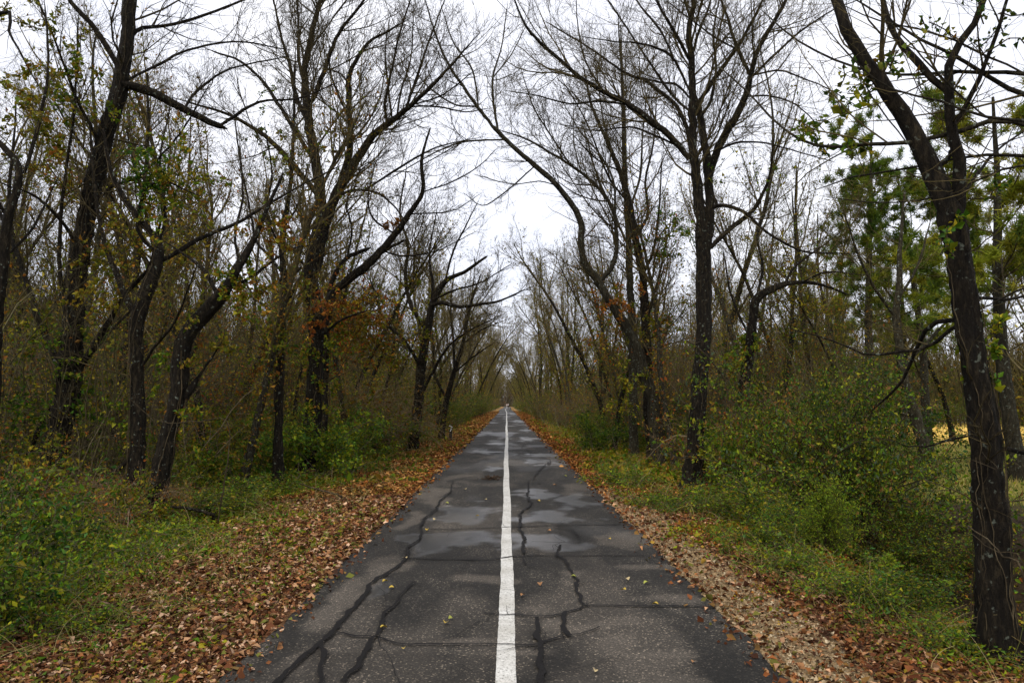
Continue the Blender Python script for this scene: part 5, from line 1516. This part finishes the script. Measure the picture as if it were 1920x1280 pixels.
def build_vista_end():
    rng = np.random.default_rng(640)
    n = 1500
    x = rng.uniform(-45, 45, n); y = rng.uniform(398, 470, n)
    P = np.empty((n, 6, 3)); P[:, 0] = np.stack([x, y, ground_h(x, y) - .2], 1)
    H = rng.uniform(4, 24, n)
    d = norm(np.stack([rng.normal(size=n) * .15, rng.normal(size=n) * .15, np.ones(n)], 1))
    for i in range(1, 6):
        d = norm(d + rng.normal(size=(n, 3)) * .1); P[:, i] = P[:, i - 1] + d * (H / 5)[:, None]
    acc = Acc()
    pc = np.array([(0.09, 0.075, 0.05), (0.06, 0.05, 0.033), (0.12, 0.1, 0.07)])
    acc.tubes(P, (H * .012)[:, None] * np.linspace(1, .25, 6)[None], 3, C=pc[rng.integers(0, 3, n)])
    acc.leaves(along(resample_batch(P, 5), 16000, rng, .8), .9, rng, [(0.13, 0.11, 0.05), (0.09, 0.09, 0.035), (0.12, 0.085, 0.05)])
    tag(link('far_woods', acc.mesh('far_woods', [M_STEM])), 'grey brown woods closing the view at the end of the path', kind='stuff')


def build_far_woods():
    """the dim mass of trunks and brush beyond the trees one can tell apart"""
    rng = np.random.default_rng(600)
    for nm, a0, a1, n, r0, r1, lab, hh in (('far_woods', -0.95, -0.05, 5200, 46, 95, 'brown mass of distant woods on the left', 1.0),
                                       ('far_woods', 0.05, 0.95, 5200, 66, 105, 'brown mass of distant woods on the right beyond the field', 1.0)):
        acc = Acc()
        ang = rng.uniform(a0, a1, n); dist = rng.uniform(r0, r1, n)
        x, y = dist * np.sin(ang), dist * np.cos(ang)
        keep = np.abs(x) > 9
        x, y = x[keep], y[keep]; m = len(x)
        P = np.empty((m, 6, 3)); P[:, 0] = np.stack([x, y, ground_h(x, y) - .2], 1)
        H = rng.uniform(2.5, 10, m) * hh
        d = norm(np.stack([rng.normal(size=m) * .15, rng.normal(size=m) * .15, np.ones(m)], 1))
        for i in range(1, 6):
            d = norm(d + rng.normal(size=(m, 3)) * .1); P[:, i] = P[:, i - 1] + d * (H / 5)[:, None]
        R = (H * .009)[:, None] * np.linspace(1, .25, 6)[None]
        pc = np.array([(0.075, 0.06, 0.024), (0.05, 0.042, 0.018), (0.11, 0.088, 0.035)])
        acc.tubes(P, R, 3, C=pc[rng.integers(0, 3, m)])
        b, q = spawn(P, R, 1.6, rng, (20, 50), (.2, .4), 5, .14, .08, .1, .5, maxlen=3, minlen=.6)
        acc.tubes(b, q * 1.4, 3, C=pc[rng.integers(0, 3, len(b))] * 1.2)
        o = link(nm, acc.mesh(nm, [M_STEM]))
        tag(o, lab, kind='stuff')
        la = Acc()
        pts = along(resample_batch(P[H < 6], 5), 34000, rng, .5)
        la.leaves(pts, .26, rng, PAL_OLIVE + PAL_DARK + [(0.07, 0.045, 0.02)])
        o2 = link('brush', la.mesh('brush', [M_LEAF]), o)


# ------------------------------------------------------------------ small things
def bm_obj(name, verts, faces, mat, parent=None):
    me = bpy.data.meshes.new(name)
    me.from_pydata([tuple(v) for v in verts], [], faces)
    me.materials.append(mat)
    me.update()
    return link(name, me, parent)


def box(x0, x1, y0, y1, z0, z1):
    v = [(x0, y0, z0), (x1, y0, z0), (x1, y1, z0), (x0, y1, z0), (x0, y0, z1), (x1, y0, z1), (x1, y1, z1), (x0, y1, z1)]
    f = [(0, 3, 2, 1), (4, 5, 6, 7), (0, 1, 5, 4), (1, 2, 6, 5), (2, 3, 7, 6), (3, 0, 4, 7)]
    return v, f


def join_boxes(bs):
    V, F = [], []
    for b in bs:
        v, f = box(*b); k = len(V); V += v; F += [tuple(i + k for i in q) for q in f]
    return V, F


def prism(pts, y0, y1):
    n = len(pts)
    V = [(p[0], y0, p[1]) for p in pts] + [(p[0], y1, p[1]) for p in pts]
    F = [tuple(range(n)), tuple(range(2 * n - 1, n - 1, -1))] + [(i, i + n, (i + 1) % n + n, (i + 1) % n) for i in range(n)]
    return V, F


def build_marker():
    p = on_ground(845, 828, -.06)
    r = empty('marker_post', (p[0], p[1], -.06), 'short black marker post with slanted top and white number 7', 'marker post')
    m_black = plain('black_paint', (0.012, 0.012, 0.013), .45)
    m_white = plain('white_paint', (0.75, 0.75, 0.72), .6)
    w = .062
    V, F = prism([(-w, -.12), (w, -.12), (w, .60), (-w, .67)], -w, w)
    bm_obj('post', V, F, m_black, r)
    V, F = prism([(-w - .004, .675), (w + .004, .605), (w + .004, .63), (-w - .004, .70)], -w - .004, w + .004)
    bm_obj('cap', V, F, m_white, r)
    V, F = prism([(-.045, .585), (.045, .585), (.045, .555), (-.005, .44), (-.035, .44), (.01, .552), (-.045, .552)], -w - .006, -w + .002)
    bm_obj('number', V, F, m_white, r)


def person(name, loc, rz, label, shirt, trousers, phase=1, h=1.72):
    r = empty(name, loc, label, 'person'); r.rotation_euler = (0, 0, rz)
    s = h / 1.72
    skin = plain('skin', (0.42, 0.26, 0.18), .6)
    ph = phase
    J = [(0, 0, .93), (0, .01, 1.12), (0, .015, 1.32), (0, .01, 1.46), (0, 0, 1.53), (0, -.01, 1.62), (0, -.005, 1.70),
         (.09, 0, .9), (.1, -.13 * ph, .5), (.1, -.24 * ph, .1), (.1, -.36 * ph, .03),
         (-.09, 0, .9), (-.1, .1 * ph, .5), (-.1, .25 * ph, .12), (-.1, .14 * ph, .03),
         (.19, 0, 1.4), (.24, .1 * ph, 1.14), (.24, .02 * ph, .9), (.24, .0, .8),
         (-.19, 0, 1.4), (-.24, -.1 * ph, 1.14), (-.24, -.2 * ph, .92), (-.24, -.24 * ph, .83)]
    E = [(0, 1), (1, 2), (2, 3), (3, 4), (4, 5), (5, 6), (0, 7), (7, 8), (8, 9), (9, 10), (0, 11), (11, 12), (12, 13), (13, 14), (2, 15), (15, 16), (16, 17), (17, 18), (2, 19), (19, 20), (20, 21), (21, 22)]
    rad_ = [.13, .125, .145, .06, .055, .095, .07, .09, .06, .04, .035, .09, .06, .04, .035, .06, .045, .033, .03, .06, .045, .033, .03]

    def skinned(nm, keep, grow, mat):
        ids = sorted(set(keep)); mp = {a: i for i, a in enumerate(ids)}
        me = bpy.data.meshes.new(nm)
        me.from_pydata([tuple(s * c for c in J[i]) for i in ids], [(mp[a], mp[b]) for a, b in E if a in mp and b in mp], [])
        me.materials.append(mat)
        o = link(nm, me, r)
        md = o.modifiers.new('skin', 'SKIN')
        for i, a in enumerate(ids):
            o.data.skin_vertices[0].data[i].radius = (rad_[a] * s + grow, rad_[a] * s * (.75 if a < 3 else 1) + grow)
            o.data.skin_vertices[0].data[i].use_root = (i == 0)
        o.modifiers.new('sub', 'SUBSURF').levels = 1
        return o
    skinned('body', range(23), 0, skin)
    skinned('shirt', [0, 1, 2, 15, 16, 19, 20], .02, plain('shirt_cloth', shirt, .9))
    skinned('trousers', [0, 7, 8, 9, 11, 12, 13], .018, plain('trouser_cloth', trousers, .9))
    return r


def build_walkers():
    y = 255
    person('person', (float(path_shift(y)) + .45, y, 0.01), 0, 'far off walker in dark trousers and pale top at the end of the path', (.5, .48, .46), (.02, .02, .025))
    person('person', (float(path_shift(y)) - .1, y + 14, 0.01), math.pi, 'far off figure in white beside the dark trousered walker', (.5, .4, .38), (.4, .38, .36), -1, 1.66)


def build_field_things():
    m_wood = bark_mat('weathered_wood', (0.03, 0.025, 0.018), (0.07, 0.055, 0.04), (0.12, 0.1, 0.075))
    # post and rail fence at the back of the field
    r = empty('rail_fence', (30, 54, float(ground_h(30, 54))), 'dark post and rail fence at the back of the yellow field', 'fence')
    z0 = float(ground_h(30, 54))
    xs = np.arange(15, 64, 2.6)
    rails = []
    for x in xs[:-1]:
        for h in (.45, .85, 1.2):
            za = float(ground_h(x, 54)) - z0 + h; rails.append((x - 30, x + 2.6 - 30, -.03, .03, za - .05, za + .05))
    V, F = join_boxes(rails)
    for x in xs:
        zz = float(ground_h(x, 54)) - z0
        Vp, Fp = join_boxes([(x - 30 - .06, x - 30 + .06, -.08, -.03 - .002, zz - .3, zz + 1.32)])
        bm_obj('post', Vp, Fp, m_wood, r)
    bm_obj('rail', V, F, m_wood, r)
    # low white shed beyond it
    p = at_depth(1780, 757, 62)
    r = empty('white_shed', (p[0], 62, float(ground_h(p[0], 62))), 'low white shed glimpsed past the field behind the vine covered tree', 'shed')
    V, F = prism([(-1.9, -.1), (1.9, -.1), (1.9, 1.25), (0, 1.75), (-1.9, 1.25)], 0, 3)
    bm_obj('wall', V, F, plain('white_siding', (.72, .73, .74), .7), r)
    V, F = prism([(-2.1, 1.21), (0, 1.78), (2.1, 1.21), (2.1, 1.27), (0, 1.85), (-2.1, 1.27)], -.2, 3.2)
    bm_obj('roof', V, F, plain('tin_roof', (.3, .32, .34), .4), r)
    V, F = join_boxes([(-.45, .45, -.03, .0 - .003, -.05, 1.1)])
    bm_obj('door', V, F, m_wood, r)
    # field grass
    rng = np.random.default_rng(31)
    n = 26000
    ang = rng.uniform(.42, .74, n); dist = 14 * (58 / 14) ** rng.random(n)
    X, Y = dist * np.sin(ang), dist * np.cos(ang)
    a = Acc()
    P = np.stack([X, Y, ground_h(X, Y)], 1)
    yl = Y + 6 * (fbm(X * .3, Y * .3, 5) - .5) > 29
    d = norm(rng.normal(size=(n, 3)) * .4 + G([0, 0, 1]))
    hh = rng.uniform(.06, .2, (n, 1)); w = np.stack([np.cos(ang), -np.sin(ang), 0 * ang], 1) * (.006 * dist / 14)[:, None]
    V = np.stack([P - w, P + w, P + d * hh], 1).reshape(-1, 3)
    c1 = np.array([(.13, .14, .03), (.2, .19, .045), (.09, .12, .025), (.25, .19, .06)])[rng.integers(0, 4, n)]
    c2 = np.array([(.6, .42, .1), (.5, .36, .1), (.66, .5, .18), (.4, .34, .08)])[rng.integers(0, 4, n)]
    c = np.where(yl[:, None], c2, c1)
    a.add(V, None, np.arange(3 * n).reshape(-1, 3), np.repeat(c, 3, 0))
    tag(link('field_grass', a.mesh('field_grass', [M_STEM])), 'yellow and green grass of the field beyond the right woods', kind='stuff')


def build_path_leaves():
    rng = np.random.default_rng(41)
    spots = [(722, 1091), (734, 1103), (835, 1169), (719, 1178), (757, 1217), (815, 975), (911, 937), (1176, 1087), (1170, 1107), (1013, 1096), (1212, 1094), (1229, 1134), (801, 994), (1030, 996), (1143, 1011),
             (838, 944), (1300, 1242), (845, 1161), (760, 1047), (1075, 1082), (1040, 910), (1116, 1259), (872, 918), (1060, 893), (980, 1117), (895, 968), (1010, 940)]
    protos = []
    for k, c in enumerate([(.4, .28, .04), (.42, .33, .17), (.26, .13, .05), (.27, .28, .05)]):
        L_ = .05
        # pointed oval leaf with folded halves and a short stalk
        t = np.linspace(0, 1, 8)
        wv = np.sin(t * math.pi) ** .75 * .021
        V = [(x * L_ - L_ / 2, w, .004 + .012 * (w / .02) + .006 * math.sin(3 * x)) for x, w in zip(t, wv)] + [(x * L_ - L_ / 2, 0, .003 + .006 * math.sin(3 * x)) for x in t] + [(x * L_ - L_ / 2, -w, .004 + .009 * (w / .02) + .006 * math.sin(3 * x)) for x, w in zip(t, wv)]
        F = [(i, i + 1, i + 9, i + 8) for i in range(7)] + [(i + 8, i + 9, i + 17, i + 16) for i in range(7)]
        me = bpy.data.meshes.new('fallen_leaf'); me.from_pydata(V, [], F); me.materials.append(plain('fallen_leaf_%d' % k, c, .6)); me.update()
        protos.append(me)
    for i, (px, py) in enumerate(spots):
        p = on_ground(px, py, .008)
        k = int(rng.integers(0, 4)) if i > 4 else 0
        o = link('fallen_leaf', protos[k], loc=(p[0], p[1], .012))
        o.rotation_euler = (rng.normal() * .15, rng.normal() * .15, rng.uniform(0, 6.28))
        s = rng.uniform(.5, .85) * (1 + min(1.2, p[1] / 12) * .6); o.scale = (s, s, s)
        zone = 'near' if py > 1040 else 'farther'
        cl = ['yellow', 'pale', 'brown', 'yellow green'][k]
        tag(o, 'small %s leaf lying on the %s stretch of the asphalt' % (cl, zone), 'leaf', 'fallen leaves on the asphalt')
    # dark clump of debris left of the line
    p = on_ground(922, 898, .01)
    a = Acc()
    pts = rng.normal(size=(60, 3)) * G([.09, .07, .012]) + G([0, 0, .02])
    a.leaves(pts, .06, rng, [(.03, .018, .01), (.05, .03, .015)], tilt=.5)
    st = rng.normal(size=(7, 4, 3)) * G([.12, .1, .01]) + G([0, 0, .03]); st.sort(axis=1)
    a.tubes(st, np.full((7, 4), .006), 4, C=(.04, .025, .015))
    tag(link('leaf_heap', a.mesh('leaf_heap', [M_LITTER]), loc=tuple(p)), 'small dark heap of wet leaves and twigs just left of the white line', 'debris')


def build_sticks():
    """long pale dead canes and fallen sticks"""
    rng = np.random.default_rng(61)
    S = [([(1205 + 0, 648), (1240, 655), (1290, 640), (1345, 690), (1360, 740)], 13.0, 4, 'pale bent cane hanging in front of the tall twin stemmed tree'),
         ([(1920, 1080), (1880, 1040), (1850, 1010), (1815, 985)], 3.9, 5, 'pale dead stick slanting up left across the vine covered trunk'),
         ([(1920, 1060), (1870, 1035), (1820, 1000)], 3.8, 3, 'thin pale stick crossing the slanting stick by the vine covered trunk'),
         ([(1920, 900), (1870, 880), (1820, 862)], 3.9, 3, 'straight tan cane crossing the vine covered trunk above the sticks'),
         ([(560, 905), (590, 915), (640, 930)], 11.5, 5, 'fallen grey stick on the left verge below the forked tree'),
         ([(1570, 1130), (1600, 1165), (1640, 1170)], 4.9, 3, 'bent straw coloured stick on the right bank'),
         ([(280, 960), (330, 950), (400, 965)], 9.3, 8, 'dark fallen branch at the foot of the bent broken tree'),
         ([(240, 745), (300, 790), (370, 790), (430, 800)], 9.0, 3, 'thin arching cane before the bent broken tree')]
    for pts, d, w, lab in S:
        P = np.array([at_depth(a, b, d + .15 * i) for i, (a, b) in enumerate(pts)])
        # anything that would end in the air is carried on down to the ground at its lower end
        lo = 0 if P[0, 2] < P[-1, 2] else -1
        g = P[lo].copy(); gz = float(ground_h(g[0], g[1]))
        if g[2] > gz + .05:
            foot = g + G([.15 * (1 if lo == 0 else -1), .1, 0]); foot[2] = gz - .03
            P = np.vstack([[foot], P]) if lo == 0 else np.vstack([P, [foot]])
        elif g[2] < gz:
            P[:, 2] += gz - g[2] + .01
        R = resample(P, 24, rng, .004)
        a = Acc(); rr = np.linspace(1, .45, 24) * w / 2 / FPX * d
        if lo == -1: rr = rr[::-1]
        o = empty('dead_stick', tuple(R[0]), lab, 'stick')
        a.tubes(R[None] - R[0], rr[None], 6, cap=True)
        link('stem', a.mesh('stem', [M_VINE if 'dark' not in lab else M_BARK], True), o)
        s1, q1 = spawn(R[None] - R[0], rr[None], 2.0, rng, (25, 60), (.1, .3), 5, .15, .02, .2, .6)
        if len(s1):
            b = Acc(); b.tubes(s1, q1, 3); link('side_twigs', b.mesh('side_twigs', [M_VINE if 'dark' not in lab else M_BARK]), o)


build_ground()
build_path()
build_far_woods()
build_vista_end()
build_background_trees()
build_pines()
build_shrubs()
name_nearby()
build_hero_trees()
build_litter()
build_groundcover()
build_field_things()
build_marker()
build_walkers()
build_path_leaves()
build_sticks()
